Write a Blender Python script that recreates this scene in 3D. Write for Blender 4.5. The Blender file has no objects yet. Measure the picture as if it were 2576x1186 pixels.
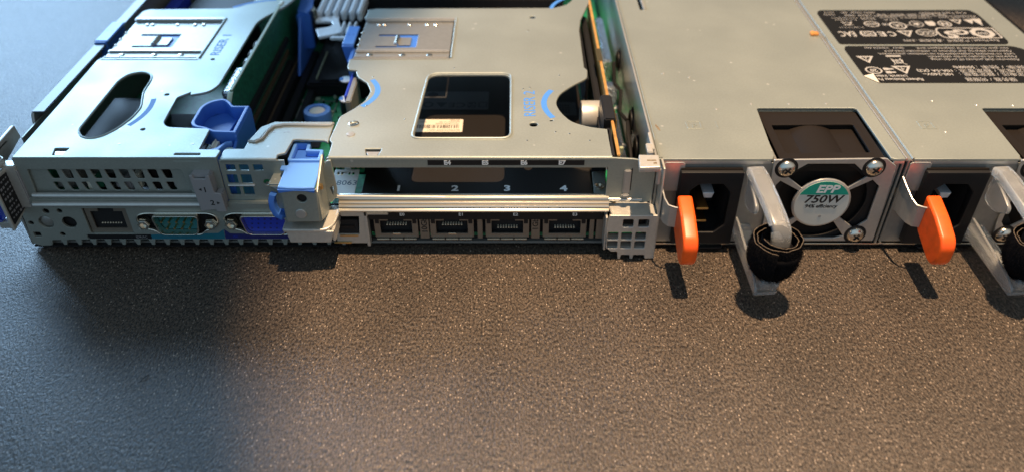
import bpy, bmesh, math, random
from mathutils import Vector, Matrix
random.seed(7)
S = 0.001                      # everything below is written in millimetres
sc = bpy.context.scene

# ------------------------------------------------------------------ camera
cd = bpy.data.cameras.new('camera'); cam = bpy.data.objects.new('camera', cd); sc.collection.objects.link(cam)
sc.camera = cam
cd.sensor_width = 36; cd.lens = 36 * 2030 / 2575; cd.clip_start = 0.01; cd.clip_end = 20
cam.location = (0, -0.23826, 0.19365); cam.rotation_euler = (math.radians(90 - 38.2), 0, 0)
cd.dof.use_dof = True; cd.dof.focus_distance = 0.285; cd.dof.aperture_fstop = 9

# ------------------------------------------------------------------ world and lamps
w = bpy.data.worlds.new('World'); sc.world = w; w.use_nodes = True
nt = w.node_tree; nt.nodes.clear()
tc = nt.nodes.new('ShaderNodeTexCoord'); sp = nt.nodes.new('ShaderNodeSeparateXYZ'); nt.links.new(tc.outputs['Generated'], sp.inputs[0])
mr = nt.nodes.new('ShaderNodeMapRange'); mr.inputs['From Min'].default_value = -0.3; mr.inputs['From Max'].default_value = 0.9
nt.links.new(sp.outputs['X'], mr.inputs['Value'])
mx = nt.nodes.new('ShaderNodeMix'); mx.data_type = 'RGBA'
mx.inputs['A'].default_value = (0.29, 0.46, 0.62, 1); mx.inputs['B'].default_value = (0.52, 0.50, 0.47, 1)
nt.links.new(mr.outputs[0], mx.inputs['Factor'])
my = nt.nodes.new('ShaderNodeMapRange'); my.inputs['From Min'].default_value = -0.9; my.inputs['From Max'].default_value = 0.7
my.inputs['To Min'].default_value = 1.05; my.inputs['To Max'].default_value = 0.26                # fill added from the camera side for front faces, far side dim
nt.links.new(sp.outputs['Y'], my.inputs['Value'])
bg = nt.nodes.new('ShaderNodeBackground'); nt.links.new(my.outputs[0], bg.inputs['Strength'])
nt.links.new(mx.outputs['Result'], bg.inputs['Color'])
wo = nt.nodes.new('ShaderNodeOutputWorld'); nt.links.new(bg.outputs[0], wo.inputs[0])

def lamp(name, kind, loc, target, energy, color, **kw):
    l = bpy.data.lights.new(name, kind); l.energy = energy; l.color = color
    for k, v in kw.items(): setattr(l, k, v)
    o = bpy.data.objects.new(name, l); sc.collection.objects.link(o); o.location = Vector(loc) * S
    o.rotation_euler = (Vector(target) - Vector(loc)).to_track_quat('-Z', 'Y').to_euler(); return o
# warm ceiling spot, its beam ends left of the middle of the table
lamp('ceiling_spot', 'SPOT', (85, -25, 900), (160, 0, 0), 78, (1.0, 0.69, 0.42),
     spot_size=2 * math.atan(272 / 900), spot_blend=0.28, shadow_soft_size=0.006)
# cool window behind and to the left
lamp('window_light', 'AREA', (-540, 610, 330), (-150, -20, 0), 7.4, (0.42, 0.68, 1.0), shape='RECTANGLE', size=0.42, size_y=0.34)

sc.view_settings.view_transform = 'Standard'; sc.view_settings.look = 'None'
sc.view_settings.exposure = 0; sc.view_settings.gamma = 1; sc.view_settings.use_curve_mapping = False

# ------------------------------------------------------------------ materials
def mat(name, col, rough=0.5, metal=0.0, noise=None, bump=None, trans=0, coat=0, spec=None, rvar=0, emit=None, alpha=None, sub=0):
    """noise=(scale per mm, amount), bump=(scale per mm, distance mm)"""
    m = bpy.data.materials.new(name); m.use_nodes = True; n = m.node_tree; b = n.nodes['Principled BSDF']
    b.inputs['Base Color'].default_value = (*col, 1); b.inputs['Roughness'].default_value = rough; b.inputs['Metallic'].default_value = metal
    if trans: b.inputs['Transmission Weight'].default_value = trans
    if coat: b.inputs['Coat Weight'].default_value = coat; b.inputs['Coat Roughness'].default_value = 0.1
    if spec is not None: b.inputs['Specular IOR Level'].default_value = spec
    if sub: b.inputs['Subsurface Weight'].default_value = sub; b.inputs['Subsurface Radius'].default_value = (.003, .003, .003)
    t = n.nodes.new('ShaderNodeTexCoord')
    if noise:
        ns = n.nodes.new('ShaderNodeTexNoise'); ns.inputs['Scale'].default_value = noise[0] / S; ns.inputs['Detail'].default_value = 6
        n.links.new(t.outputs['Object'], ns.inputs['Vector'])
        r = n.nodes.new('ShaderNodeMapRange'); r.inputs['From Min'].default_value = .3; r.inputs['From Max'].default_value = .7
        r.inputs['To Min'].default_value = 1 - noise[1]; r.inputs['To Max'].default_value = 1 + noise[1]
        n.links.new(ns.outputs['Fac'], r.inputs['Value'])
        v = n.nodes.new('ShaderNodeVectorMath'); v.operation = 'SCALE'; v.inputs[0].default_value = col
        n.links.new(r.outputs[0], v.inputs['Scale']); n.links.new(v.outputs[0], b.inputs['Base Color'])
        if rvar:
            r2 = n.nodes.new('ShaderNodeMapRange'); r2.inputs['From Min'].default_value = .3; r2.inputs['From Max'].default_value = .7
            r2.inputs['To Min'].default_value = rough - rvar; r2.inputs['To Max'].default_value = rough + rvar
            n2 = n.nodes.new('ShaderNodeTexNoise'); n2.inputs['Scale'].default_value = noise[0] * .4 / S; n2.inputs['Detail'].default_value = 8
            n.links.new(t.outputs['Object'], n2.inputs['Vector']); n.links.new(n2.outputs['Fac'], r2.inputs['Value']); n.links.new(r2.outputs[0], b.inputs['Roughness'])
    if bump:
        ns = n.nodes.new('ShaderNodeTexNoise'); ns.inputs['Scale'].default_value = bump[0] / S; ns.inputs['Detail'].default_value = 3
        n.links.new(t.outputs['Object'], ns.inputs['Vector'])
        bp = n.nodes.new('ShaderNodeBump'); bp.inputs['Distance'].default_value = bump[1] * S; n.links.new(ns.outputs['Fac'], bp.inputs['Height'])
        n.links.new(bp.outputs[0], b.inputs['Normal'])
    return m

def dusty(m, cell, amount):
    n = m.node_tree; b = n.nodes['Principled BSDF']; t = n.nodes.new('ShaderNodeTexCoord')
    v = n.nodes.new('ShaderNodeTexVoronoi'); v.inputs['Scale'].default_value = 1 / (cell * S); n.links.new(t.outputs['Object'], v.inputs['Vector'])
    r = n.nodes.new('ShaderNodeMapRange'); r.inputs['From Min'].default_value = .075; r.inputs['From Max'].default_value = .045; r.inputs['To Max'].default_value = amount
    n.links.new(v.outputs['Distance'], r.inputs['Value'])
    x = n.nodes.new('ShaderNodeMix'); x.data_type = 'RGBA'; x.inputs['B'].default_value = (.8, .78, .72, 1)
    src = b.inputs['Base Color'].links[0].from_socket; n.links.new(src, x.inputs['A']); n.links.new(r.outputs[0], x.inputs['Factor']); n.links.new(x.outputs['Result'], b.inputs['Base Color'])
    ns = n.nodes.new('ShaderNodeTexNoise'); ns.inputs['Scale'].default_value = .03 / S; ns.inputs['Detail'].default_value = 5; n.links.new(t.outputs['Object'], ns.inputs['Vector'])
    q = n.nodes.new('ShaderNodeMapRange'); q.inputs['From Min'].default_value = .3; q.inputs['From Max'].default_value = .7; ro = b.inputs['Roughness'].default_value
    q.inputs['To Min'].default_value = ro - .07; q.inputs['To Max'].default_value = ro + .07; n.links.new(ns.outputs['Fac'], q.inputs['Value']); n.links.new(q.outputs[0], b.inputs['Roughness'])
M = {}
M['steel'] = mat('galvanised_steel', (0.325, 0.352, 0.318), 0.43, 0.52, noise=(1.3, 0.06), bump=(2.2, 0.012))
dusty(M['steel'], 9.5, .4)
M['steel_s'] = mat('smooth_steel', (0.52, 0.51, 0.48), 0.30, 0.6, noise=(0.6, 0.05))
M['steel_d'] = mat('grey_steel', (0.32, 0.32, 0.30), 0.38, 0.6, noise=(0.6, 0.06))
M['cast'] = mat('cast_zinc', (0.55, 0.53, 0.48), 0.40, 0.5, noise=(0.8, 0.06), bump=(3, 0.01))
M['chrome'] = mat('bright_steel', (0.76, 0.70, 0.60), 0.22, 1.0)
M['black'] = mat('black_plastic', (0.010, 0.010, 0.011), 0.5, bump=(4, 0.01), spec=.3)
M['sill'] = mat('polished_sill', (0.62, 0.58, 0.50), 0.36, 0.85)
M['slate'] = mat('slate_plastic', (0.05, 0.06, 0.06), 0.35)
M['gloss'] = mat('gloss_black', (0.012, 0.012, 0.014), 0.22)
M['card'] = mat('dusty_black_sheet', (0.012, 0.010, 0.0085), 0.42, noise=(2, .25), spec=.3)
M['dark'] = mat('recess_shade', (0.006, 0.006, 0.007), 0.8)  # near-black colour standing in for shade in openings and behind panels
M['fan'] = mat('fan_plastic', (0.012, 0.009, 0.0075), 0.55, spec=.18, bump=(5, 0.01))
M['blue'] = mat('blue_plastic', (0.045, 0.16, 0.56), 0.42, bump=(1.0, 0.02))
M['blue_lit'] = mat('lit_blue_plastic', (0.11, 0.29, 0.74), 0.38)  # lighter copy of the blue plastic, light painted onto tops and knob
M['blue_d'] = mat('vga_blue', (0.014, 0.04, 0.42), 0.4)
M['print'] = mat('blue_ink', (0.05, 0.20, 0.56), 0.6)
M['ink'] = mat('dark_ink', (0.10, 0.13, 0.16), 0.6)
M['navy'] = mat('navy_tape', (0.012, 0.016, 0.12), 0.5)
M['teal'] = mat('teal_plastic', (0.008, 0.15, 0.17), 0.4)
M['tealtape'] = mat('teal_tape', (0.01, 0.13, 0.19), 0.5)
M['orange'] = mat('orange_plastic', (0.92, 0.105, 0.006), 0.40, noise=(.35,.12), bump=(2.5, 0.02), sub=0.04)
M['white'] = mat('white_ink', (0.36, 0.35, 0.33), 0.6)
M['white_b'] = mat('bright_white_ink', (0.8, 0.8, 0.78), 0.5)
M['label_w'] = mat('white_label', (0.62, 0.56, 0.46), 0.55)
M['label_g'] = mat('grey_label', (0.05, 0.052, 0.055), 0.4)
M['label_k'] = mat('black_label', (0.008, 0.008, 0.008), 0.5, spec=.2)
M['green'] = mat('green_label', (0.0, 0.33, 0.23), 0.45)
M['badge'] = mat('silver_badge', (0.62, 0.62, 0.56), 0.5, 0.0)
M['inkk'] = mat('black_ink', (0.01, 0.01, 0.01), 0.5)
M['pcb'] = mat('green_circuit_board', (0.016, 0.12, 0.065), 0.38, noise=(0.5, 0.5))
M['pcb_hi'] = mat('bright_circuit_board', (0.012, 0.20, 0.085), 0.4, noise=(0.6, 0.35))
M['pcbedge'] = mat('board_edge', (0.36, 0.42, 0.30), 0.55)
M['amber'] = mat('amber_board_edge', (0.42, 0.22, 0.06), 0.4, noise=(0.2, 0.2))
M['gold'] = mat('gold_contact', (0.75, 0.50, 0.22), 0.3, 1.0)
M['pin'] = mat('plated_contact', (0.85, 0.78, 0.62), 0.35, 0.3)
M['clear'] = mat('frosted_plastic', (0.93, 0.95, 0.95), 0.24, trans=0.86)
M['cream'] = mat('cream_plastic', (0.74, 0.75, 0.64), 0.5)
M['grey'] = mat('grey_plastic', (0.25, 0.25, 0.26), 0.5, bump=(2, 0.01))
M['silver'] = mat('aluminium', (0.80, 0.83, 0.86), 0.4, 0.35, noise=(0.5, 0.08))
M['brownslot'] = mat('brown_connector', (0.09, 0.06, 0.03), 0.5, noise=(1.2,.5))
M['portmetal'] = mat('brown_grey_port_shell', (0.24, 0.205, 0.165), 0.36, 0.5)
M['pale'] = mat('pale_zinc', (0.78, 0.75, 0.68), 0.5)
M['strap'] = mat('black_pile', (0.004, 0.004, 0.005), 1.0, spec=.08)
M['tan'] = mat('tan_edge', (0.10, 0.075, 0.05), 0.9, noise=(1.5,.6))
M['foil'] = mat('crinkled_foil', (0.75, 0.80, 0.84), 0.25, 1.0, bump=(0.7, 0.5))
M['rust'] = mat('rust_mark', (0.16, 0.12, 0.07), 0.8, noise=(1.5, .5))

# ------------------------------------------------------------------ geometry helpers
def T(plane):
    if plane == 'z': return Matrix.Identity(4)
    if plane == 'y': return Matrix(((1,0,0,0),(0,0,-1,0),(0,1,0,0),(0,0,0,1)))      # local (x,y) -> (x, z)
    if plane == 'x': return Matrix(((0,0,1,0),(1,0,0,0),(0,1,0,0),(0,0,0,1)))       # local (x,y) -> (y, z)

def rp(pts, r=1.0, n=5):
    """round the corners of a polygon"""
    out = []; N = len(pts)
    for i in range(N):
        p = Vector(pts[i]); a = Vector(pts[i-1]); b = Vector(pts[(i+1) % N]); rr = r[i] if isinstance(r, (list, tuple)) else r
        da = a - p; db = b - p
        d = min(rr, da.length * .48, db.length * .48)
        if d < 1e-3: out.append(tuple(p)); continue
        p0 = p + da.normalized() * d; p1 = p + db.normalized() * d
        for k in range(n + 1):
            t = k / n; q = p0 * (1-t)**2 + p * 2*t*(1-t) + p1 * t*t; out.append(tuple(q))
    return out
def rect(x0, x1, y0, y1, r=0.0, n=4):
    p = [(x0,y0),(x1,y0),(x1,y1),(x0,y1)]
    return rp(p, r, n) if r else p
def circ(x, y, r, n=24, ry=None):
    ry = ry or r
    return [(x + r*math.cos(2*math.pi*k/n), y + ry*math.sin(2*math.pi*k/n)) for k in range(n)]

FONT_CACHE = {}
class MB:
    def __init__(self): self.bm = bmesh.new(); self.mats = []
    def mi(self, m):
        m = M[m] if isinstance(m, str) else m
        if m not in self.mats: self.mats.append(m)
        return self.mats.index(m)
    def add(self, me, mx, m, free=True, smooth=False):
        i = self.mi(m); n0 = len(self.bm.faces); v0 = len(self.bm.verts)
        if smooth:
            for f in me.polygons: f.use_smooth = True
        self.bm.from_mesh(me); self.bm.verts.ensure_lookup_table(); self.bm.faces.ensure_lookup_table()
        for v in self.bm.verts[v0:]: v.co = mx @ v.co
        for f in self.bm.faces[n0:]: f.material_index = i
        if free: bpy.data.meshes.remove(me)
    def box(self, x0, x1, y0, y1, z0, z1, m, bev=0.2, mx=None, seg=2):
        b = bmesh.new(); bmesh.ops.create_cube(b, size=1)
        for v in b.verts: v.co = Vector(((x0+x1)/2 + v.co.x*(x1-x0), (y0+y1)/2 + v.co.y*(y1-y0), (z0+z1)/2 + v.co.z*(z1-z0)))
        if bev: bmesh.ops.bevel(b, geom=b.edges[:] , offset=min(bev, .45*min(abs(x1-x0), abs(y1-y0), abs(z1-z0))), segments=seg, affect='EDGES')
        b.normal_update()
        for f in b.faces: f.smooth = max(abs(c) for c in f.normal) < .99
        me = bpy.data.meshes.new('t'); b.to_mesh(me); b.free(); self.add(me, mx or Matrix.Identity(4), m); return self
    def plate(self, plane, outline, lo, hi, m, holes=(), bev=0.12, mx=None, res=1):
        c = bpy.data.curves.new('t', 'CURVE'); c.dimensions = '2D'; c.fill_mode = 'BOTH'
        bev = min(bev, (hi-lo)*.45)
        for pts in [outline] + list(holes):
            s = c.splines.new('POLY'); s.points.add(len(pts)-1)
            for k, p in enumerate(pts): s.points[k].co = (p[0], p[1], 0, 1)
            s.use_cyclic_u = True
        c.extrude = (hi-lo)/2 - bev; c.bevel_depth = bev; c.bevel_resolution = res; c.offset = -bev
        o = bpy.data.objects.new('t', c); me = bpy.data.meshes.new_from_object(o); bpy.data.objects.remove(o); bpy.data.curves.remove(c)
        for f in me.polygons: f.use_smooth = abs(f.normal.z) < .99
        mid = (lo+hi)/2; off = {'z': (0,0,mid), 'y': (0,mid,0), 'x': (mid,0,0)}[plane]
        mt = Matrix.Translation(off) @ T(plane)
        self.add(me, (mx or Matrix.Identity(4)) @ mt, m); return self
    def text(self, s, plane, pos, size, m, rot=0, depth=0.05, align='CENTER', font=None, shear=0, sx=1, bold=0, ax=None):
        c = bpy.data.curves.new('t', 'FONT'); c.body = s; c.size = size; c.align_x = align; c.align_y = 'CENTER'; c.extrude = depth
        c.shear = shear; c.offset = bold; c.resolution_u = 3
        o = bpy.data.objects.new('t', c); me = bpy.data.meshes.new_from_object(o); bpy.data.objects.remove(o); bpy.data.curves.remove(c)
        mt = Matrix.Translation(pos) @ T(plane) @ Matrix.Rotation(math.radians(rot), 4, 'Z') @ Matrix.Diagonal((sx, 1, 1, 1))
        self.add(me, (ax or Matrix.Identity(4)) @ mt, m); return self
    def cyl(self, p0, p1, r, m, r2=None, seg=20, bev=0, mx=None):
        p0, p1 = Vector(p0), Vector(p1); d = p1 - p0
        b = bmesh.new(); bmesh.ops.create_cone(b, cap_ends=True, segments=seg, radius1=r, radius2=r if r2 is None else r2, depth=d.length)
        if bev: bmesh.ops.bevel(b, geom=[e for e in b.edges if len(e.link_faces) == 2 and any(len(f.verts) > 4 for f in e.link_faces)], offset=bev, segments=2, affect='EDGES')
        me = bpy.data.meshes.new('t'); b.to_mesh(me); b.free()
        mt = Matrix.Translation((p0+p1)/2) @ d.to_track_quat('Z', 'Y').to_matrix().to_4x4()
        self.add(me, (mx or Matrix.Identity(4)) @ mt, m, smooth=True); return self
    def lathe(self, base, axis, prof, m, seg=28, mx=None):
        """prof = [(r, h)]"""
        b = bmesh.new(); rings = []
        for r, h in prof:
            rings.append([b.verts.new((r*math.cos(2*math.pi*k/seg), r*math.sin(2*math.pi*k/seg), h)) for k in range(seg)])
        for a, c in zip(rings, rings[1:]):
            for k in range(seg): b.faces.new((a[k], a[(k+1) % seg], c[(k+1) % seg], c[k]))
        b.faces.new(rings[0][::-1]); b.faces.new(rings[-1])
        me = bpy.data.meshes.new('t'); b.to_mesh(me); b.free()
        mt = Matrix.Translation(base) @ Vector(axis).to_track_quat('Z', 'Y').to_matrix().to_4x4()
        self.add(me, (mx or Matrix.Identity(4)) @ mt, m, smooth=True); return self
    def tube(self, path, r, m, closed=False, seg=8):
        c = bpy.data.curves.new('t', 'CURVE'); c.dimensions = '3D'; c.bevel_depth = r; c.bevel_resolution = max(1, seg//4); c.use_fill_caps = True
        s = c.splines.new('POLY'); s.points.add(len(path)-1)
        for k, p in enumerate(path): s.points[k].co = (*p, 1)
        s.use_cyclic_u = closed
        o = bpy.data.objects.new('t', c); me = bpy.data.meshes.new_from_object(o); bpy.data.objects.remove(o); bpy.data.curves.remove(c)
        self.add(me, Matrix.Identity(4), m, smooth=True); return self
    def sweep(self, path, wx, th, m, closed=False, rad=.25):
        """rounded rectangular section swept along a path lying roughly in a yz plane; wx = width along x"""
        P = [Vector(p) for p in path]; N = len(P); b = bmesh.new(); rings = []
        for i in range(N):
            a = P[i-1] if (closed or i) else P[i]; c = P[(i+1) % N] if (closed or i < N-1) else P[i]
            t = (c - a).normalized(); side = Vector((1,0,0)); nrm = t.cross(side).normalized(); side = nrm.cross(t)
            ww = wx[i] if isinstance(wx, (list, tuple)) else wx
            q = rp([(-ww/2,-th/2),(ww/2,-th/2),(ww/2,th/2),(-ww/2,th/2)], min(ww, th)*rad, 3)
            rings.append([b.verts.new(P[i] + side*u + nrm*v) for u, v in q])
        n = len(rings[0]); prs = list(zip(rings, rings[1:])) + ([(rings[-1], rings[0])] if closed else [])
        for a, c in prs:
            for k in range(n): b.faces.new((a[k], a[(k+1) % n], c[(k+1) % n], c[k]))
        if not closed: b.faces.new(rings[0][::-1]); b.faces.new(rings[-1])
        bmesh.ops.recalc_face_normals(b, faces=b.faces[:])
        me = bpy.data.meshes.new('t'); b.to_mesh(me); b.free(); self.add(me, Matrix.Identity(4), m, smooth=True); return self
    def tris(self, verts, faces, m):
        me = bpy.data.meshes.new('t'); me.from_pydata(verts, [], faces); self.add(me, Matrix.Identity(4), m, smooth=True); return self
    def build(self, name, parent=None, origin=None, smooth=True):
        """world-mm geometry -> one object whose origin sits at `origin` (mm)"""
        bm = self.bm
        bmesh.ops.remove_doubles(bm, verts=bm.verts[:], dist=1e-5)
        off = Vector(origin) if origin else (Vector(parent['_o']) if parent is not None else Vector((0,0,0)))
        for v in bm.verts: v.co = (v.co - off) * S
        bm.normal_update()
        for e in bm.edges:
            if len(e.link_faces) == 2 and e.calc_face_angle(0) > 0.6: e.smooth = False
        me = bpy.data.meshes.new(name); bm.to_mesh(me); bm.free()
        for m in self.mats: me.materials.append(m)
        o = bpy.data.objects.new(name, me); sc.collection.objects.link(o)
        OFF[o.name] = off
        if parent is not None:
            o.parent = parent; po = Vector(parent['_o']); o.location = (off - po) * S
        else: o.location = off * S
        o['_o'] = tuple(off)
        return o
OFF = {}
def thing(name, label, cat, loc, group=None):
    o = bpy.data.objects.new(name, None); sc.collection.objects.link(o); o.location = Vector(loc) * S; o['_o'] = tuple(loc)
    o.empty_display_size = .01
    o['label'] = label; o['category'] = cat
    if group: o['group'] = group
    return o
def copy_tree(o, parent, dx):
    c = o.copy(); sc.collection.objects.link(c)
    if parent is None: c.location.x += dx * S
    else: c.parent = parent
    for ch in list(o.children): copy_tree(ch, c, dx)
    return c

# ------------------------------------------------------------------ the table
def table_material():
    m = bpy.data.materials.new('speckled_table_top'); m.use_nodes = True; n = m.node_tree; b = n.nodes['Principled BSDF']
    t = n.nodes.new('ShaderNodeTexCoord'); mp = n.nodes.new('ShaderNodeMapping'); mp.inputs['Scale'].default_value = (1, .55, 1)
    n.links.new(t.outputs['Object'], mp.inputs['Vector'])
    def noise(scale, detail=4, rough=.6):
        q = n.nodes.new('ShaderNodeTexNoise'); q.inputs['Scale'].default_value = scale / S; q.inputs['Detail'].default_value = detail; q.inputs['Roughness'].default_value = rough
        n.links.new(mp.outputs[0], q.inputs['Vector']); return q
    fine = noise(1.4, 3, .7); big = noise(.035, 3)
    r = n.nodes.new('ShaderNodeValToRGB'); r.color_ramp.elements[0].position = .40; r.color_ramp.elements[1].position = .62
    r.color_ramp.elements[0].color = (.012, .009, .007, 1); r.color_ramp.elements[1].color = (.104, .079, .059, 1)
    n.links.new(fine.outputs['Fac'], r.inputs['Fac'])
    vo = n.nodes.new('ShaderNodeTexVoronoi'); vo.inputs['Scale'].default_value = 1.15 / S; vo.inputs['Randomness'].default_value = 1
    n.links.new(mp.outputs[0], vo.inputs['Vector'])
    # sparse pale flecks, partly grain glints painted into the colour
    sp1 = n.nodes.new('ShaderNodeMapRange'); sp1.inputs['From Min'].default_value = .27; sp1.inputs['From Max'].default_value = .17
    n.links.new(vo.outputs['Distance'], sp1.inputs['Value'])
    sx = n.nodes.new('ShaderNodeSeparateColor'); n.links.new(vo.outputs['Color'], sx.inputs[0])
    th = n.nodes.new('ShaderNodeMapRange'); th.inputs['From Min'].default_value = .5; th.inputs['From Max'].default_value = 1.0; n.links.new(sx.outputs[0], th.inputs['Value'])
    ml = n.nodes.new('ShaderNodeMath'); ml.operation = 'MULTIPLY'; n.links.new(sp1.outputs[0], ml.inputs[0]); n.links.new(th.outputs[0], ml.inputs[1])
    mix = n.nodes.new('ShaderNodeMix'); mix.data_type = 'RGBA'; n.links.new(ml.outputs[0], mix.inputs['Factor']); n.links.new(r.outputs[0], mix.inputs['A'])
    mix.inputs['B'].default_value = (.40, .32, .25, 1)
    mm = n.nodes.new('ShaderNodeMapRange'); mm.inputs['From Min'].default_value = .3; mm.inputs['From Max'].default_value = .7; mm.inputs['To Min'].default_value = .8; mm.inputs['To Max'].default_value = 1.2
    n.links.new(big.outputs['Fac'], mm.inputs['Value'])
    vs = n.nodes.new('ShaderNodeVectorMath'); vs.operation = 'SCALE'; n.links.new(mix.outputs['Result'], vs.inputs[0]); n.links.new(mm.outputs[0], vs.inputs['Scale'])
    n.links.new(vs.outputs[0], b.inputs['Base Color'])
    b.inputs['Roughness'].default_value = .36; b.inputs['Specular IOR Level'].default_value = .6
    bn = noise(1.35, 3, .65)
    bp = n.nodes.new('ShaderNodeBump'); bp.inputs['Distance'].default_value = .42 * S; bp.inputs['Strength'].default_value = 1
    n.links.new(bn.outputs['Fac'], bp.inputs['Height']); n.links.new(bp.outputs[0], b.inputs['Normal'])
    return m
M['table'] = table_material()
t = MB(); t.tris([(-1500,-700,0),(1500,-700,0),(1500,1400,0),(-1500,1400,0)], [(0,1,2,3)], 'table')
tb = t.build('table_surface'); tb['kind'] = 'structure'

# ------------------------------------------------------------------ server chassis
ch = thing('server_chassis', 'open rack server case in galvanised steel lying on the dark speckled table', 'server', (25, 0, 0))
L, R_ = -181.5, 229.5
b = MB()                                                                             # floor pan and inner liner
b.box(L, 51, 2, 420, 1.2, 2.2, 'steel_d', .1); b.box(51, R_+4, 40, 420, 1.2, 2.2, 'steel_d', .1)
b.build('floor_pan', ch)
b = MB(); b.plate('x', rp([(29.5,1.5),(29.5,37),(31,41),(420,41),(420,1.5)], [0,1,1.5,0,0]), -182.6, -181.4, 'steel_d', bev=.25)
b.box(-182.5, -177.5, 31.5, 420, 40.2, 41.2, 'slate', .3)
b.plate('x', [(1,1.5),(1,24),(29.4,36),(29.4,1.5)], -182.4, -181.4, 'steel_d', bev=.2)
for y in (45, 56, 77): b.cyl((-181.3, y, 34), (-180.4, y, 34), 1.6, 'chrome', seg=12)
b.build('side_wall', ch)
b = MB(); b.plate('x', [(3,1.5),(3,39),(420,39),(420,1.5)], 233.2, 234.2, 'steel_d', bev=.25); b.box(231.2, 234.3, 4, 420, 38.2, 39, 'black', .3)
b.box(234.4, 238.5, 30, 420, 34, 35.4, 'steel', .3)
b.build('side_wall', ch)
# back end of the case is out of frame; a partition closes the interior
b = MB(); b.box(-181, 51, 300, 301, 2.3, 40, 'dark', .1); b.build('partition', ch)

# rear port panel ---------------------------------------------------
def dsub_cut(cx, zc=12.0):
    return rp([(cx-14.9, zc+3.4), (cx-12.2, zc+4.9), (cx+12.2, zc+4.9), (cx+14.9, zc+3.4), (cx+14.9, zc+.2), (cx+12.6, zc-2.2), (cx+9.6, zc-2.8), (cx+7.6, zc-4.9),
               (cx-7.6, zc-4.9), (cx-9.6, zc-2.8), (cx-12.6, zc-2.2), (cx-14.9, zc+.2)], 1.6)
DB, VG = -123.6, -91.3
b = MB()
out = [(-181,2.6),(-178,1.5),(-174.5,1.7),(-174,4.2),(-159.6,4.4),(-159.4,6.9),(-135.5,6.9),(-135.3,5.0),(-66,5.0),(-66,19.6),(-180,19.6)]
holes = [circ(-172.7,12.5,2.7), circ(-164.1,12.5,2.6), circ(-178.4,12.2,1.0,12), rect(-179.2,-176.6,5.9,8.0,.2), circ(-168.4,7.0,1.0,12), circ(-171,17.6,1.2,12), circ(-166,17.7,1.0,12),
         rect(-157.6,-141.6,7.4,18.9,.3), dsub_cut(DB), dsub_cut(VG)]
b.plate('y', out, 0, 1.0, 'steel', holes=holes, bev=.14)
for k in range(21):                                                                  # row of small tapered teeth under the panel
    x = -174.6 + 5.55*k
    b.plate('y', [(x-1.3,4.6),(x+1.3,4.6),(x+.55,1.9),(x-.55,1.9)], 0.1, .9, 'steel', bev=.1)
b.box(-174, -62, .2, .9, 4.3, 5.1, 'steel', .1)
b.lathe((-172.7, 1.6, 12.5), (0,-1,0), [(3.2,-.5),(3.2,0),(2.6,.6),(1.2,1.0),(.2,1.1)], 'steel_d')
b.build('rear_panel', ch)
b = MB(); b.box(-180.5, -62, 2.2, 3, 2.4, 19, 'dark', .05); b.box(-181.2, -62, .2, 30, 1.0, 1.6, 'black', .1); b.box(-67, -52.8, 1.4, 2, 2.4, 17, 'dark', .05); b.box(-64,52,3.2,4,2.6,20,'dark',.05); b.build('shade_backing', ch)  # black and near-black sheets added as shade behind and under the panel
b = MB(); b.plate('y', rect(-159.2,-135.6,4.6,6.8,.2), .1, .6, 'black', bev=.05); b.text('iDRAC', 'y', (-139.2, 0, 5.7), 1.5, 'grey', depth=.03)
b.build('label_strip', ch)['label'] = 'black label strip under the first network socket'
b = MB(); b.plate('y', [(-135.4,4.8),(-108.0,4.8),(-107.6,9.4),(-110,7.6),(-135.4,6.9)], -.12, -.02, 'tealtape', bev=.03); b.text('I0I0I', 'y', (-113.5, -.15, 5.9), 1.5, 'teal', depth=.02)
b.build('label_strip', ch)['label'] = 'teal label strip under the serial port'
b = MB(); b.plate('y', [(-107.8,4.8),(-79.6,4.8),(-79.6,7.2),(-105.5,7.4),(-107.4,9.4)], -.12, -.02, 'navy', bev=.03); b.text('IOI', 'y', (-103.8, -.15, 6.0), 1.5, 'blue_d', depth=.02)
b.build('label_strip', ch)['label'] = 'navy label strip under the blue video port'

def dsub(name, cx, kind):
    zc = 12.2
    root = MB()
    root.tube([(x, -.15, z) for x, z in dsub_cut(cx)], .33, 'chrome', closed=True)     # folded flange edge
    sh = lambda g: rp([(cx-8.2-g, zc+4.2+g*.7), (cx+8.2+g, zc+4.2+g*.7), (cx+6.6+g, zc-3.6-g*.7), (cx-6.6-g, zc-3.6-g*.7)], 1.9)
    root.plate('y', dsub_cut(cx), 1.3, 1.7, 'black', bev=.05)
    root.plate('y', sh(.6), -2.2, 1.4, 'chrome', holes=[sh(.1)], bev=.15)
    root.plate('y', sh(.05), -.3 if kind == 'f' else 1.2, 1.5, 'teal' if kind == 'm' else 'blue_d', bev=.1)
    o = root.build(name, ch)
    pn = MB()
    if kind == 'm':
        for i in range(5): pn.cyl((cx-5.5+2.75*i, 1.3, zc+1.6), (cx-5.5+2.75*i, -1.8, zc+1.6), .42, 'gold', seg=8)
        for i in range(4): pn.cyl((cx-4.1+2.75*i, 1.3, zc-1.3), (cx-4.1+2.75*i, -1.8, zc-1.3), .42, 'gold', seg=8)
    else:
        for r in range(3):
            for i in range(5): pn.cyl((cx-4.6+2.3*i-.4*r, -.25, zc+2-2.0*r), (cx-4.6+2.3*i-.4*r, -.36, zc+2-2.0*r), .4, 'navy', seg=8)
    pn.build('pins', o)
    for s in (-1, 1):
        q = MB(); x = cx + s*12.3
        q.lathe((x, .6, zc+.5), (0,-1,0), [(2.3,0),(2.3,2.6),(2.0,3.0),(1.3,3.05),(1.2,2.0)], 'chrome', seg=6)
        q.build('standoff', o)
    return o
dsub('serial_port', DB, 'm'); dsub('video_port', VG, 'f')

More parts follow.
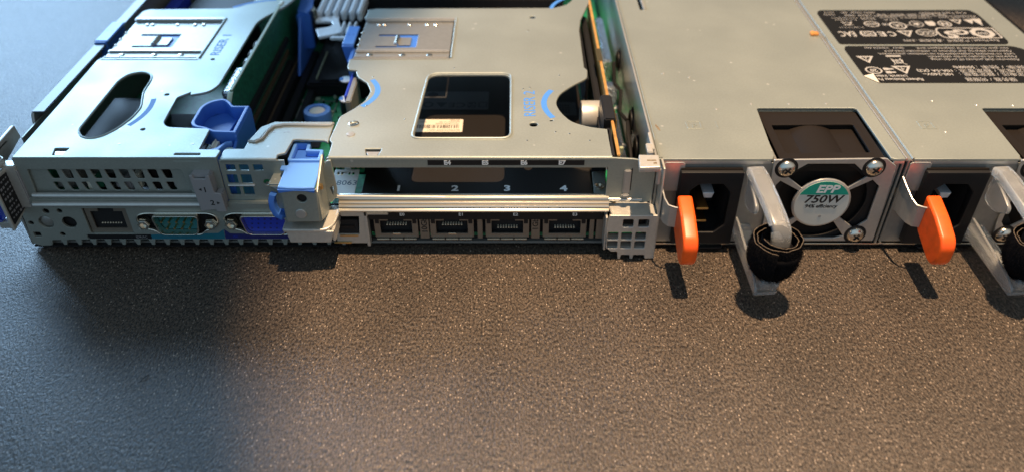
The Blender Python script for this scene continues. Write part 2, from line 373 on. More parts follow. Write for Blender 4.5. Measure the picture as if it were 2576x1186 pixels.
def ethernet(name, x0, x1, z0, z1, y, pinz, parent, led=True, tab=True, dark=False):
    cx = (x0+x1)/2; hw = 5.9; o = MB(); met = 'portmetal'
    cut = [(cx-hw, z0+1.8),(cx+hw, z0+1.8),(cx+hw, z1-1.3),(cx+2.9, z1-1.3),(cx+2.9, z1+.6),(cx-2.9, z1+.6),(cx-2.9, z1-1.3),(cx-hw, z1-1.3)]
    o.plate('y', rect(x0, x1, z0, z1+1.0, .3), y, y+.7, met, holes=[cut], bev=.12)
    o.box(x0, x1, y+.7, y+1.4, z0, z1, 'black', .05) if False else None
    o.box(x0+.3, x1-.3, y+13, y+13.6, z0+.4, z1+.8, 'dark', .05)
    o.box(x0+.3, cx-hw-.1, y+.8, y+13, z0+.4, z1+.8, 'dark', .05); o.box(cx+hw+.1, x1-.3, y+.8, y+13, z0+.4, z1+.8, 'dark', .05)
    o.box(x0+.3, x1-.3, y+.8, y+13, z0+.4, z0+1.6, 'dark', .05)
    for k in range(3): o.box(x0+.6+k*(x1-x0-1)/3, x0+.2+(k+1)*(x1-x0-1)/3, y-.9, y, z0-.5, z0-.15, 'chrome', .1)
    if tab: o.box(cx-1.5, cx+1.5, y-.35, y+.3, z0+1.5, z0+2.2, 'chrome', .1)
    r = o.build(name, parent)
    p = MB()
    for k in range(8): p.box(cx-3.7+k*1.0, cx-3.2+k*1.0, y+.9, y+3.4, pinz, pinz+.45, 'pin', .1)
    p.build('pins', r)
    if led:
        for s in (-1, 1):
            q = MB(); a = cx + s*(hw+1.05); q.box(a-.75, a+.75, y-.12, y+.3, z1-2.6, z1-.2, 'black', .1); q.build('indicator_window', r)
    return r
e0 = ethernet('ethernet_port', -157.4, -141.8, 7.3, 18.2, .9, 10.6, ch, led=False, tab=False, dark=True)
e0['label'] = 'dark ethernet socket left of the serial port'

# first riser sits here: slot bracket 1 and 2 rails and the clamp between slots
b = MB()
b.tube([(-172.3, -1.0, 25.6), (-113.2, -1.0, 25.4)], .9, 'steel_s'); b.tube([(-173.2, -1.6, 22.0), (-112.6, -1.6, 22.0)], 1.0, 'steel_s')
b.box(-175, -112, -.9, .6, 19.4, 24.2, 'steel', .3)
b.box(-178, -174.2, -1.0, .8, 19.8, 36, 'grey', .3)
b.build('slot_rail', ch)
b = MB()
b.plate('y', rp([(-112.8,36),(-111.6,36),(-111.3,34.6),(-107.4,34.6),(-107,36),(-105.8,36),(-105.4,28.6),(-103.2,28.2),(-102.8,20.4),(-106.4,20.4),(-106.5,21.5),(-112,20.6)], .35), -4.2, -3.2, 'grey', bev=.25)
b.box(-112.6, -106, -3.3, .5, 34.6, 35.9, 'grey', .3); b.box(-106.6, -105.6, -3.3, .5, 21, 35.5, 'grey', .3); b.box(-105.4, -103, -3.3, .4, 27, 28.1, 'grey', .3); b.box(-104, -103, -3.3, .4, 20.6, 27.6, 'grey', .3)
cl = b.build('slot_clamp', ch)
b = MB(); b.text('1', 'y', (-108.4, -4.24, 30.0), 3.0, 'inkk', depth=.03, bold=.05); b.plate('y', [(-110.6,30.2),(-109.6,30.8),(-109.6,29.6)], -4.3, -4.22, 'inkk', bev=.01); b.build('slot_number', cl)
b = MB(); b.text('2', 'y', (-107.0, -4.24, 24.4), 3.0, 'inkk', depth=.03, bold=.05); b.plate('y', [(-104.4,24.4),(-105.4,25),(-105.4,23.8)], -4.3, -4.22, 'inkk', bev=.01); b.build('slot_number', cl)

# middle section between the risers
b = MB()
vh = []
for (x, z) in ((-99.3,36.5),(-94.6,36.5),(-89.6,36.5)): vh.append(rect(x-1.7,x+1.7,z-1.4,z+1.2,.4))
for (x, z) in ((-99.6,31.6),(-94.6,31.6),(-99.8,26.6),(-94.8,26.6)): vh.append(rect(x-1.9,x+1.9,z-1.9,z+1.9,.4))
vh.append(circ(-87.4,30.2,1.5,16,1.3))
b.plate('y', rp([(-103,22.5),(-90,22.5),(-84.5,15),(-80,15),(-80,39.4),(-103,39.4)], [0,0,0,0,0,0]), .3, 1.1, 'steel', holes=vh, bev=.15)
b.tube([(-101.5,.1,29.1),(-92,.1,29.1)], .45, 'steel_s'); b.box(-103, -88, -1.6, .6, 20.2, 22.6, 'steel', .4)
b.build('vent_panel', ch)
b = MB()
b.plate('z', rp([(-102.4,0),(-102.6,6.4),(-101.6,7.2),(-95.6,7.2),(-95.4,12),(-92.6,22.5),(-88,25.5),(-66.4,25.3),(-66.4,11.3),(-68,12.8),(-79.3,13.6),(-80.1,4.6),(-82.6,3.4),(-82.6,.2)], [1,.6,.6,.2,1,2,2,.3,.3,.8,1,.6,.6,.4]), 39.0, 40.0, 'steel', bev=.3)
b.tube([(-95.2,12,40.2),(-92.6,11.4,40.3),(-90.6,13.5,40.4),(-89.8,18.5,40.4),(-88.2,22.2,40.4),(-84.5,23.4,40.4),(-70,22.9,40.4),(-67.5,23,40.4),(-66.6,24.6,40.2)], .42, 'steel_s')
b.plate('z', rp([(-94.9,12.2),(-92.8,21.5),(-88.6,25.2),(-67,25.2),(-67,23.4),(-85,23.9),(-88.8,22.6),(-90.4,18.8),(-91.4,13.6),(-93,12.0)], .5), 40.02, 40.5, 'steel', bev=.15)
for x, y in ((-87.5,18.6),(-83.6,18.6),(-82.2,18.7)): b.cyl((x,y,40),(x,y,40.06),.5,'steel_d',seg=12)
b.tube([(-102.3,1.0,39.2),(-82.7,1.0,39.2)], .9, 'steel', seg=24)
b.build('centre_plate', ch)

# latch block with blue lever over the video port
lt = MB()
lt.plate('y', rp([(-78.9,36.2),(-66.6,36.2),(-67.2,22.4),(-78.9,22.2)], .5), -12.6, -11.7, 'steel', holes=[circ(-72.2,32.3,1.7,20)], bev=.25)
lt.plate('x', rp([(-12.2,22.6),(-12.2,34.5),(2,40.5),(3,40.5),(3,20),(-3,19)], .4), -67.4, -66.5, 'steel', bev=.2)
lt.plate('y', rp([(-67,22.4),(-66.6,36),(-64.9,40),(-63.2,40.5),(-62.6,28),(-63.0,25),(-65,22.6)], .6), -1.2, -.2, 'steel', holes=[rp([(-65.0,28.6),(-64.1,30.2),(-63.6,28.6),(-64.4,25.6)], .2)], bev=.2)
lt.plate('x', rp([(-12.2,22.4),(-12.2,36),(2,36),(2,16)], .4), -79.2, -78.5, 'steel', bev=.2)
lt.plate('y', rp([(-84.8,33.2),(-79,33.2),(-78.9,16.5),(-80.2,16.6),(-83.4,20.6),(-84,24),(-81.4,30.8)], .3), -6.4, -5.7, 'steel', bev=.2)
lt.plate('z', rp([(-85.0,-6.2),(-79.2,-6.2),(-79.2,-2.6),(-81.4,-1.8),(-81.4,1.6),(-79.6,1.6),(-79.6,5.2),(-84.4,5.2)], .6), 33.2, 34.0, 'steel', bev=.25)
lt.box(-79, -66.8, -12, 4, 21.9, 22.5, 'steel', .2); lt.box(-78.4, -67.4, -11.6, -11.3, 23, 35.8, 'dark', .05)  # thin dark sheet added as shade behind the round hole
lt.lathe((-73.4, -12.6, 26.0), (0,-1,0), [(1.9,0),(1.9,.35),(1.75,.5),(.1,.55)], 'steel_s')
lt.cyl((-66.2,-8.2,33.5), (-66.2,-8.2,35), .9, 'gold', seg=10)
lk = lt.build('latch_housing', ch)
lv = MB()
lv.plate('z', rp([(-79.6,-13.0),(-76,-13.4),(-71,-13.5),(-67.0,-13.2),(-67.3,2.6),(-79.0,2.6),(-79.0,.6),(-81.3,.6),(-81.3,-2.0),(-79.6,-2.2)], .5), 36.4, 37.3, 'blue_lit', bev=.35)
tray = [(-79.6,2.7),(-67.9,2.7),(-67.9,9.9),(-73.2,10.2),(-73.4,15.0),(-79.6,15.0)]
ti = [(-78.4,3.9),(-69.1,3.9),(-69.1,8.8),(-74.4,9.0),(-74.6,13.8),(-78.4,13.8)]
lv.plate('z', rp(tray, .9), 35.4, 38.0, 'blue_lit', holes=[rp(ti, .5)], bev=.3); lv.plate('z', rp(tray, .9), 34.2, 35.3, 'blue', bev=.2)
lv.plate('y', rp([(-79.7,36.6),(-67.0,36.4),(-67.2,35.2),(-70,35.9),(-74,36.0),(-79.4,35.2)], .2), -13.6, -12.8, 'blue', bev=.2)
lv.sweep([(-83.6,-7.2,30.5),(-84.2,-7.6,28.5),(-84.3,-7.8,25.5),(-83.4,-7.9,22.8),(-81.5,-8,21.6),(-79.6,-8,21.6)], 2.2, 3.4, 'blue')
lv.box(-83.6,-79.8,-6.6,-5,20.4,24,'blue',.5)
lv.build('latch_lever', lk)

# cast shelf below the latch and along the network card, right-hand bracket
b = MB()
b.plate('z', rp([(-81.4,-12.6),(-66,-12.6),(-63.4,-9.5),(-63.0,-4),(-61.6,1.6),(-58,1.8),(-81.8,1.8)], [1,2.5,2,1,0,0,0]), 17.6, 18.9, 'cast', bev=.4)
b.plate('y', rp([(-79.4,12.8),(-64.8,12.8),(-63.2,17.8),(-80.4,17.8)], .4), -12.2, -11.2, 'cast', bev=.3)
b.box(-64.2, -63.2, -11.5, .5, 12.8, 18, 'cast', .3)
b.box(-62.9, -52.4, -2.2, 1.2, 16.6, 20.4, 'cast', .5)
b.plate('y', [(-65.4,4.2),(-53.6,4.2),(-53.6,16.8),(-56,16.8),(-56.8,8.4),(-64.4,8.4),(-63.4,16.8),(-65.4,16.8)][::-1], -1.8, -.9, 'cast', bev=.2)
b.plate('x', rp([(-2.2,3),(-2.2,19.6),(1.2,19.6),(1.2,3)], .3), -54.2, -53.0, 'cast', bev=.25)
b.box(-66.5,-60,-2.6,-1.9,4.6,5.2,'gold',.1)
b.build('cast_shelf', ch)
b = MB(); b.box(-64.2, -56.9, -1.2, -.5, 8.6, 14.6, 'dark', .1); b.box(-64.0,-57.2,-2.2,-1.0,7.6,8.2,'gold',.1); b.box(-63.2,-58.2,-1.6,-.9,10.6,12.2,'black',.1); b.build('usb_port', ch)
b = MB()                                                                             # ridged sill under the second riser slot
prof = [(1.6,24.4),(.4,24.6),(-.6,24.2),(-.9,23.5),(-.4,23.0),(-1.6,22.9),(-2.0,22.5),(-1.7,22.1),(-2.5,22.0),(-2.9,21.5),(-2.5,21.0),(-3.2,20.8),(-3.7,20.3),(-3.5,19.8),(-2.2,19.5),(1.6,19.5)]
b.plate('x', prof, -62.6, 35, 'sill', bev=.05)
b.build('ridged_sill', ch)

nd = MB()                                                                            # network card face with four sockets
nd.plate('y', rect(-52.6, 33.4, 15.0, 19.3, .1), -1.6, -1.0, 'black', bev=.08)
nd.box(-52.8, -44.8, -3.9, -1.4, 18.7, 19.7, 'steel_d', .2)
nd.box(-53, 34, 14.6, 15.0, 3.2, 16, 'dark', .02)
for x0, x1 in ((-55.2,-53.8),(-34.4,-31.0),(-12.9,-11.0),(7.2,10.4),(28.9,30.6),(31.4,34.6)):
    nd.box(x0, x1, .4, 1.2, 4.6, 15.0, 'portmetal', .15)
ns_ = nd.build('network_card', ch)
for i, (x0, pz, tb_) in enumerate(((-51.4,9.9,True),(-30.6,9.9,True),(-9.9,8.6,False),(11.5,8.6,False))):
    e = ethernet('ethernet_port', x0, x0+16.3, 5.0, 14.0, .7, pz, ns_, tab=tb_)
b = MB()
for s, x in (('E0',-40.2),('E1',-18.6),('E2',1.3),('E3',23.0)):
    b = MB(); b.text(s, 'y', (x, -1.65, 17.4), 1.85, 'white_b', depth=.03, bold=.03); b.build('port_number', ns_)
b = MB(); b.text('10Gb', 'y', (-32.6, .36, 10.8), 3.0, 'inkk', rot=90, depth=.03, bold=.05, sx=1.05); b.build('speed_marking', ns_); b = MB(); b.text('1Gb', 'y', (8.8, .36, 11.3), 3.0, 'inkk', rot=90, depth=.03, bold=.05, sx=1.05); b.build('speed_marking', ns_)

b = MB()                                                                             # perforated bracket right of the sockets
hl = []
for i, x in enumerate((42.0, 47.6)): hl.append(rect(x-1.9, x+1.9, 15.2, 18.6, .5))
for z in (11.3, 7.2):
    for x in (36.9, 41.9, 47.0): hl.append(rect(x-1.9, x+1.9, z-1.7, z+1.5, .5))
b.plate('y', rp([(35.0,20.4),(52.4,20.4),(52.9,.5),(49.4,.5),(49.2,2.2),(45.2,2.2),(45.0,.3),(43.9,.3),(43.7,2.2),(40.6,2.2),(40.4,.3),(39.4,.3),(39.0,3.8),(36.6,3.8),(34.8,5.6),(34.2,14)], .35), -6.4, -5.4, 'cast', holes=hl, bev=.28)
for z in (13.4, 9.2, 5.2): b.box(35, 50, -5.4, -2.5, z-.3, z+.3, 'cast', .15)
for x in (39.5, 44.5): b.box(x-.3, x+.3, -5.4, -3, 4, 19, 'cast', .15)
b.plate('x', rp([(-6.2,.8),(-6.2,20),(-5.6,40),(2,40),(2,.8)], .4), 52.2, 53.0, 'cast', bev=.25)
b.plate('z', rp([(36,-6.2),(52,-6.2),(52.4,0),(50,2.5),(34.6,2.6)], [1.5,.6,1,1,.2]), 19.0, 20.3, 'cast', bev=.4)
b.plate('x', rp([(-5.2,3.6),(-5.2,18.6),(.8,19),(.8,3.6)], .3), 33.9, 34.7, 'cast', bev=.25)
b.build('perforated_bracket', ch)
b = MB()
b.plate('z', rp([(43.3,-8.6),(50.6,-8.2),(51.0,-.6),(44.0,-.4)], .5), 40.2, 42.4, 'cast', bev=.4)
b.box(50.0, 51.3, -7, -5.2, 34, 40.4, 'steel_s', .3)
b.box(47.4, 49.4, 1, 7.2, 40.6, 42.4, 'cast', .3); b.box(49.2, 50.2, 3.5, 15, 38, 42.2, 'cast', .2)
b.box(46.4,49.6,-4.6,-3.8,42.36,42.44,'rust',.01); b.box(48.4,49.6,-6.4,-5.4,42.36,42.44,'rust',.01)
b.build('corner_clip', ch)

# inner wall between riser 2 and the power supplies
b = MB(); b.plate('x', [(1,2),(1,40.6),(420,40.6),(420,2)], 50.2, 51.0, 'steel_s', holes=[circ(57,22,4.6,20,7), circ(38,20,5,20,6.5), circ(110,24,4,20,6)], bev=.2)
b.build('dividing_wall', ch)
for y, z, r in ((57,22,4.4),(38,20,4.8),(110,24,4)):
    b = MB(); b.lathe((50.9,y,z), (-1,0,0), [(r,0),(r+.6,.5),(r+.6,1.6),(r-.5,1.9),(r-1.6,1.2)], 'black', seg=20); b.build('grommet', ch)

# steel cover over the two power supplies ---------------------------
b = MB()
def notch(x0): return [(x0+.4, -1), (x0+.4, 1.0), (x0+3.2, 35.6), (x0+38.8, 36.0), (x0+40.0, 1.2), (x0+40.0, -1)]
cov = [(51.2, .4), (91.2, .4), (92.4, 2.6), (94.2, 35.9), (95.2, 36.6), (131.6, 36.6), (132.6, 35.6), (133.0, 1.2), (134.2, .4), (138.0, .4), (138.0, 420), (51.2, 420)]
b.plate('z', cov, 39.0, 40.0, 'steel', holes=[rp([(61.2,131.4),(62.6,131.4),(62.6,170),(61.2,170)], .3)], bev=.25)
b.tube([(51.8, .9, 39.9), (51.8, 420, 39.9)], .5, 'steel'); b.box(62.7, 63.7, 131.2, 170, 39.8, 40.7, 'steel_s', .25)
for x, y in ((62.5,65.3),(72.7,62),(78.5,35.5),(92.8,35.6+4),(107.5,39.6),(122,39.8)): b.lathe((x,y,40), (0,0,1), [(.55,0),(.5,.12),(.2,.25)], 'steel_s', seg=10)
b.plate('z', rect(65,70.8,20.8,26.6,.3), 39.9, 40.16, 'steel', holes=[rect(65.7,70.1,21.5,25.9,.3)], bev=.07)
b.text('\u26b1' if False else 'p', 'z', (67.9,23.8,40.05), 3.6, 'steel', depth=.1); b.text('1', 'z', (76.6,23.6,40.02), 8.0, 'steel', depth=.1, sx=.8)
b.plate('z', rp([(53.6,24.5),(54.6,21.5),(54.8,19.4),(54.0,20),(53.2,23)], .3), 40.0, 40.03, 'rust', bev=.01)
# seam to the second bay
b.box(138.2, 141.0, .6, 420, 38.7, 39.5, 'steel_d', .2); b.tube([(140.9,.8,39.7),(140.9,420,39.7)], .55, 'steel'); b.tube([(138.5,.8,39.7),(138.5,420,39.7)], .3, 'steel_s')
c2 = [(x+86.6, y) for x, y in cov]; c2[0] = (141.0,.4); c2[-1] = (141.0,420); c2[-3] = (R_+1.5,.4); c2[-2] = (R_+1.5,420)
b.plate('z', c2, 39.0, 40.0, 'steel', bev=.25)
b.plate('z', rect(65+86.6,70.8+86.6,20.8,26.6,.3), 39.9, 40.16, 'steel', holes=[rect(65.7+86.6,70.1+86.6,21.5,25.9,.3)], bev=.07)
b.text('p', 'z', (67.9+86.6,23.8,40.05), 3.6, 'steel', depth=.1)
for x, y in ((159.5,18.6),(164.2,42.2),(180,38.8),(194,38.6),(209,38.4)): b.lathe((x,y,40), (0,0,1), [(.6,0),(.5,.12),(.2,.25)], 'steel_s', seg=10)
for x0, x1 in ((51.3,91),(141.1,177.6),(134,137.9)): b.box(x0, x1, .35, 1.1, 37.9, 39.3, 'steel_s', .2)
for x in (51.2, 137.2, 139.0, 231): b.box(x, x+.8, .5, 60, 2.4, 39.2, 'steel_d', .15)
pc = b.build('power_bay_cover', ch)
b = MB(); b.box(51.2, R_+4, .6, 60, 1.2, 2.2, 'black', .1); b.box(51.2, R_+3, .1, .7, 2.0, 2.6, 'chrome', .15)
for x in (66, 152.5): b.plate('z', rp([(x,.7),(x+14,.7),(x+13,-1.4),(x+1,-1.4)], .5), 1.0, 1.9, 'black', bev=.2)
b.build('bay_floor', ch)

# regulatory labels: upright when read from behind -------------------
b = MB(); b.plate('z', rp([(144.2,93),(218.2,93),(220,96),(219.8,126),(218,130.9),(146.4,130.6),(144.2,127)], 1.6), 40.0, 40.10, 'label_k', bev=.02); l1 = b.build('rating_label', pc); l1['label'] = 'black rating label with rows of certification marks'
Zt = 40.12
def tt(s, x, y, size, rot=180, sx=1, bold=.02, align='CENTER', shear=0): lab.text(s, 'z', (x, y, Zt), size, 'white', rot=rot, depth=.015, sx=sx, bold=bold, align=align, shear=shear)
def ring(x, y, r, wd, ry=None):
    ry = ry or r; lab.plate('z', circ(x, y, r, 28, ry), Zt-.01, Zt+.02, 'white', holes=[circ(x, y, r-wd, 28, ry-wd)], bev=.005)
def tri(x, y, h, s=1, inner='4'):                                                    # warning triangle, apex towards -y (upside down for us)
    lab.plate('z', [(x-h*.62,y+h*.5),(x+h*.62,y+h*.5),(x,y-h*.6)], Zt-.01, Zt+.02, 'white', holes=[[(x-h*.36,y+h*.34),(x+h*.36,y+h*.34),(x,y-h*.3)]], bev=.005)
    if inner: tt(inner, x, y+h*.12, h*.5)
lab = MB()
def fit(s, x0, x1, y, size, bold=-.015, m='white', Z_=None):
    """upside-down line of text stretched to run from x1 down to x0"""
    c = bpy.data.curves.new('t', 'FONT'); c.body = s; c.size = size; c.offset = bold; c.resolution_u = 3
    o = bpy.data.objects.new('t', c); me = bpy.data.meshes.new_from_object(o); bpy.data.objects.remove(o); bpy.data.curves.remove(c)
    xs = [v.co.x for v in me.vertices]; wdt = max(xs) - min(xs); bpy.data.meshes.remove(me)
    lab.text(s, 'z', ((x0+x1)/2, y, Z_ or Zt), size, m, rot=180, depth=.015, sx=(x1-x0)/wdt, bold=bold)
fit('Reg Model / 产品型号 : 產品型號 : E39S', 173.9, 216.1, 97.0, 2.9)
lab.plate('z', rp([(194,99.2),(219.4,99.2),(219.4,110.4),(194,110.4),(192.2,108),(192.2,101.5)],1.2), Zt-.01, Zt+.02, 'white', holes=[rp([(194.4,99.9),(218.7,99.9),(218.7,109.7),(194.4,109.7),(192.9,107.8),(192.9,101.8)],1)], bev=.005)
oc = [(212.4+5.6*math.cos(math.pi/8+k*math.pi/4), 104.8+5.2*math.sin(math.pi/8+k*math.pi/4)) for k in range(8)]
lab.plate('z', oc, Zt-.01, Zt+.02, 'white', holes=[circ(212.4,104.8,3.0,24)], bev=.005); fit('TÜV', 210.0, 214.8, 104.8, 3.0, .1)
fit('S', 195.2, 200.4, 103.6, 9.5, .35); fit('G', 200.0, 206.4, 106.0, 7.0, .3)
ring(187.3, 105.0, 4.7, .5, 3.7); fit('CCC', 183.9, 190.6, 105.0, 4.6, .1)
tri(178, 104.2, 6.0, inner='V')
fit('C', 169.6, 173.0, 104.0, 6.6, .12); fit('E', 165.2, 168.4, 104.0, 6.6, .12)
lab.plate('z', rp([(157.6,101.4),(163.6,101.4),(164.2,104),(163.6,106.6),(157.6,106.6),(156.8,104)],.6), Zt-.01, Zt+.02, 'white', holes=[rect(158,163.2,102.2,105.8,.5)], bev=.005); fit('VCI', 158.6, 162.6, 104, 3.2, .1)
fit('EAC', 147.6, 154.8, 104.0, 7.4, .12)
lab.plate('z', [(210,119.6),(214.6,119.6),(212.4,114.6)], Zt-.01, Zt+.02, 'white', bev=.005); lab.plate('z', [(213.6,120.4),(218.4,120.4),(216.2,112.6)], Zt-.01, Zt+.02, 'white', bev=.005)
tri(206.4, 117.2, 4.6, inner=None); fit('Ny', 205, 208.6, 119, 2)
ring(199.6, 114.8, 3.1, .6, 3.2); fit('N', 198, 201.2, 114.8, 4.2, .15)
lab.plate('z', rp([(190.9,115.6),(191.6,118),(193,117.2),(195,118),(195.6,115.4),(194.4,112.6),(191.6,112.6)], .8), Zt-.01, Zt+.02, 'white', bev=.005)
ring(186.5, 114.6, 3.2, .4, 3.2); lab.plate('z', [(186.5+(2.2 if k%2==0 else .9)*math.cos(-math.pi/2+k*math.pi/5), 114.6+(2.2 if k%2==0 else .9)*math.sin(-math.pi/2+k*math.pi/5)) for k in range(10)], Zt-.01, Zt+.02, 'white', bev=.005)
fit('c', 181.7, 182.8, 113.4, 2.4); ring(177.3, 112.9, 4.0, .8, 3.9); fit('UL', 175.3, 179.3, 112.9, 4.0, .12); fit('US', 170.6, 173.1, 114.2, 2.8, .06)
ring(165.8, 114.5, 3.5, .6, 3.1); lab.plate('z', rect(163.4,168.2,114.1,114.9), Zt-.01, Zt+.02, 'white', bev=.005)
ring(154.8, 115.2, 1.5, .4); lab.plate('z', [(152.6,113.2),(157.2,113.2),(157.2,113.6),(152.6,113.6)], Zt-.01, Zt+.02, 'white', bev=.005); lab.plate('z', [(152.4,117.2),(153,117.2),(154.4,113.4),(153.8,113.4)], Zt-.01, Zt+.02, 'white', bev=.005); lab.plate('z', [(157.4,117.2),(156.8,117.2),(155.4,113.4),(156,113.4)], Zt-.01, Zt+.02, 'white', bev=.005); fit('Z 1220-14-19 TV', 149.6, 161, 110.8, 1.6)
fit('Assembled in Mexico / CAN ICES-3 (A)/NMB-3(A)', 170.0, 217.8, 123.6, 2.2); fit('Reg Type E39S001', 192.8, 214.4, 127.2, 2.4); fit('组装: 墨西哥 / 組裝: 墨西哥 / 製造', 172, 205, 125.4, 1.9)
fit('DP/N: 77N2F  A01', 155.8, 171.5, 127.8, 2.4); fit('設備名稱 : 伺服器', 156.5, 169.4, 124.6, 2.0); fit('2019', 147.8, 152.7, 128.0, 2.0); fit('7LE04', 147.0, 152.2, 125.2, 2.0)
fit('www.mexgov.in', 149.4, 161.7, 121.4, 1.8); fit('R-41069824', 150.5, 160.5, 119.4, 1.6); fit('R33076', 163, 169.6, 121.6, 1.8); fit('R41120', 163, 169.4, 119.8, 1.6); fit('CAN ICES-3  Mexico', 172, 196, 121.6, 1.8); fit('1200 Watt  NOM  Taiwan', 200, 218, 121.8, 1.8); fit('U.S.A.', 172.6, 179.6, 119.2, 2.2)
lab.build('printed_text', l1)
b = MB(); b.plate('z', rp([(148.6,56.8),(228.5,56.8),(228.5,82),(219.6,91.4),(146.2,91.4),(144.6,88),(144.6,62.6)], [1,1,1,3,1.5,1.5,.4]), 40.0, 40.10, 'label_k', bev=.02); l2 = b.build('rating_label', pc); l2['label'] = 'black rating label with lifted corner nearest the sockets'
b = MB(); b.tris([(144.4,62.9,40.2),(148.8,56.7,40.2),(147.9,62.6,41.4)], [(0,1,2)], 'label_w'); b.build('lifted_corner', l2)
lab = MB()
fit('Apparaten skall anslutas till jordat uttag.', 178.0, 215.9, 78.0, 2.6); fit('Apparatet må tilkoples jordet stikkontakt.', 177.7, 216.2, 80.7, 2.6); fit('Laite on liitettävä suojakosketinilla varustettuun pistorasiaan.', 157.7, 216.3, 83.3, 2.6)
fit('Apparatets stikprop skal tilsluttes en stikkontakt med jord', 161.5, 216.5, 86.1, 2.6); fit('som giver forbindelse til stikproppens jord.', 176.3, 216.6, 89.0, 2.6); fit('DP/N   YW4TR A01', 153.9, 170.8, 89.5, 2.3)
fit('服务器 / 伺服器', 185.0, 205.7, 60.0, 3.4); fit('额定电压 / 額定電壓 :', 184.6, 214.5, 64.6, 3.3); fit('100-240V~', 169.7, 182.0, 64.6, 3.0, .05); fit('额定电流 / 額定電流 :', 184.2, 215.5, 67.8, 3.3); fit('10A-5A (X2)', 168.5, 183.0, 67.7, 3.0, .05); fit('Hz / 频率 / 頻率 :', 194.5, 222, 71.2, 3.3); fit('50/60Hz', 184.6, 193.5, 70.9, 3.0, .05)
fit('Raheen Business Pa', 149.4, 167.8, 60.0, 3.0, .05); fit('Limerick, Irelan', 149.6, 162.3, 62.9, 2.8, .05)
tri(163.0, 68.6, 6.6); fit('20', 148.9, 151.9, 68.0, 3.6, .1); ring(150.4, 68.0, 3.5, .7, 3.2); tri(151.0, 78.2, 6.0, inner='2')
for yy_ in (66.2, 69.2): lab.plate('z', rp([(154.8,yy_+1),(157.0,yy_+1),(157.0,yy_+.6),(159.0,yy_+.5),(159.0,yy_-.5),(157.0,yy_-.6),(157.0,yy_-1),(154.8,yy_-1)], .2), Zt-.01, Zt+.02, 'white', bev=.005)
lab.plate('z', rect(160.2,166.6,80.6,81.9,.3), Zt-.01, Zt+.02, 'white', bev=.005)
for a, c_ in (((161.0,73.4),(165.6,79)),((166.4,73.2),(161.2,78.6))):
    d = Vector(c_) - Vector(a); nn = Vector((-d.y, d.x)).normalized()*.22; lab.plate('z', [tuple(Vector(a)+nn), tuple(Vector(a)-nn), tuple(Vector(c_)-nn), tuple(Vector(c_)+nn)], Zt-.01, Zt+.02, 'white', bev=.005)
lab.plate('z', rp([(161.6,74.4),(165.4,74.4),(166.0,77.8),(161.2,77.8)],.3), Zt-.01, Zt+.02, 'white', holes=[rect(162.1,165,75.1,77.1,.3)], bev=.005)
lab.build('printed_text', l2)

# locking ear and its black pull-out tag at the far left -------------
b = MB()
b.plate('x', rp([(-9.4,16.6),(-9.4,37.6),(1,36.6),(1.2,18.4),(-9.4,15.8)], .8), -179.4, -178.2, 'cast', bev=.3)
b.box(-179.4,-174.4,-1.2,3,20,38,'cast',.4); b.box(-190,-178.6,-4,2,37.4,40.6,'cast',.6)
b.plate('x', rp([(-2,37),(6,41),(21,41.6),(22,36),(8,33),(0,33)], .8), -185, -183.6, 'cast', bev=.4); b.box(-189,-183.6,2,14,38.5,40,'cast',.5)
b.box(-190,-184,-1,4,10.2,13.2,'steel_s',.4)
ea = b.build('locking_ear', ch)
b = MB(); b.plate('x', rp([(-8.6,17.8),(-8.6,36.4),(.0,35.4),(.2,19.2)], .5), -178.2, -178.0, 'black', bev=.05)
lab = b
for k in range(8):
    for j in range(5):
        if random.random() < .85:
            z = 34.6 - k*2.0; y = -7.8 + j*1.6; b.box(-178.02, -177.94, y, y+random.uniform(.6,1.3), z-random.uniform(.5,1.0), z, 'grey', .02)
b.build('text_tag', ea)
b = MB(); b.box(-195, -187.2, -2, 3, 13.5, 21, 'blue_d', .8); b.build('blue_catch', ea)

# ------------------------------------------------------------------ motherboard (child of the case)
mb = MB(); mb.box(-181, 50, 3, 298, 4.0, 5.6, 'pcb_hi', .1); mo = mb.build('motherboard', ch)  # brighter board green stands in for light blocked from the interior
b = MB()
for x0 in (-116.5, -110.0): b.box(x0, x0+5, 42, 190, 5.7, 12.4, 'black', .4); b.box(x0+2.1, x0+2.9, 43, 189, 12.2, 12.9, 'brownslot', .1)
for x0 in (-103.5, -97.5): b.box(x0, x0+3.4, 48, 150, 5.7, 10, 'black', .3)
b.box(-93.9,-93.4,112,141,5.7,14,'pcbedge',.1)
b.box(-92, -70, 110, 170, 5.7, 14, 'black', .5)
b.build('connector', mo)
b = MB()
for k in range(130):
    x = random.uniform(-104, -66); y = random.uniform(30, 108); s = random.uniform(.5, 2.2); b.box(x, x+s, y, y+s*random.uniform(.5,1.6), 5.6, 5.6+random.uniform(.3,1.6), random.choice(['black','black','pcbedge','steel_d','label_k']), .05)
b.box(-101, -95, 64, 74, 5.6, 7.4, 'black', .2); b.box(-99.5,-92,86,98,5.6,7.2,'steel_d',.2)
b.build('surface_components', mo); b = MB()
for k in range(40):
    x = random.uniform(36, 49); y = random.uniform(5, 140); s = random.uniform(.6, 2.4); b.box(x, x+s, y, y+s, 5.6, 5.6+random.uniform(.3,2.6), random.choice(['black','silver','pcbedge']), .05)
b.build('surface_components', mo)
for (x, y) in ((-76.0, 96.5), (-73.0, 78.0)):
    b = MB(); b.lathe((x, y, 5.6), (0,0,1), [(3.2,0),(3.2,.6),(2.9,.8),(2.9,14.8),(3.1,15.2),(2.9,15.6)], 'black', seg=20); b.lathe((x,y,21.1), (0,0,1), [(2.95,0),(2.8,.35),(.2,.4)], 'silver', seg=20)
    b.box(x-2.9, x-1.2, y-1.4, y+1.4, 21.4, 21.56, 'print', .04); b.build('capacitor', mo)
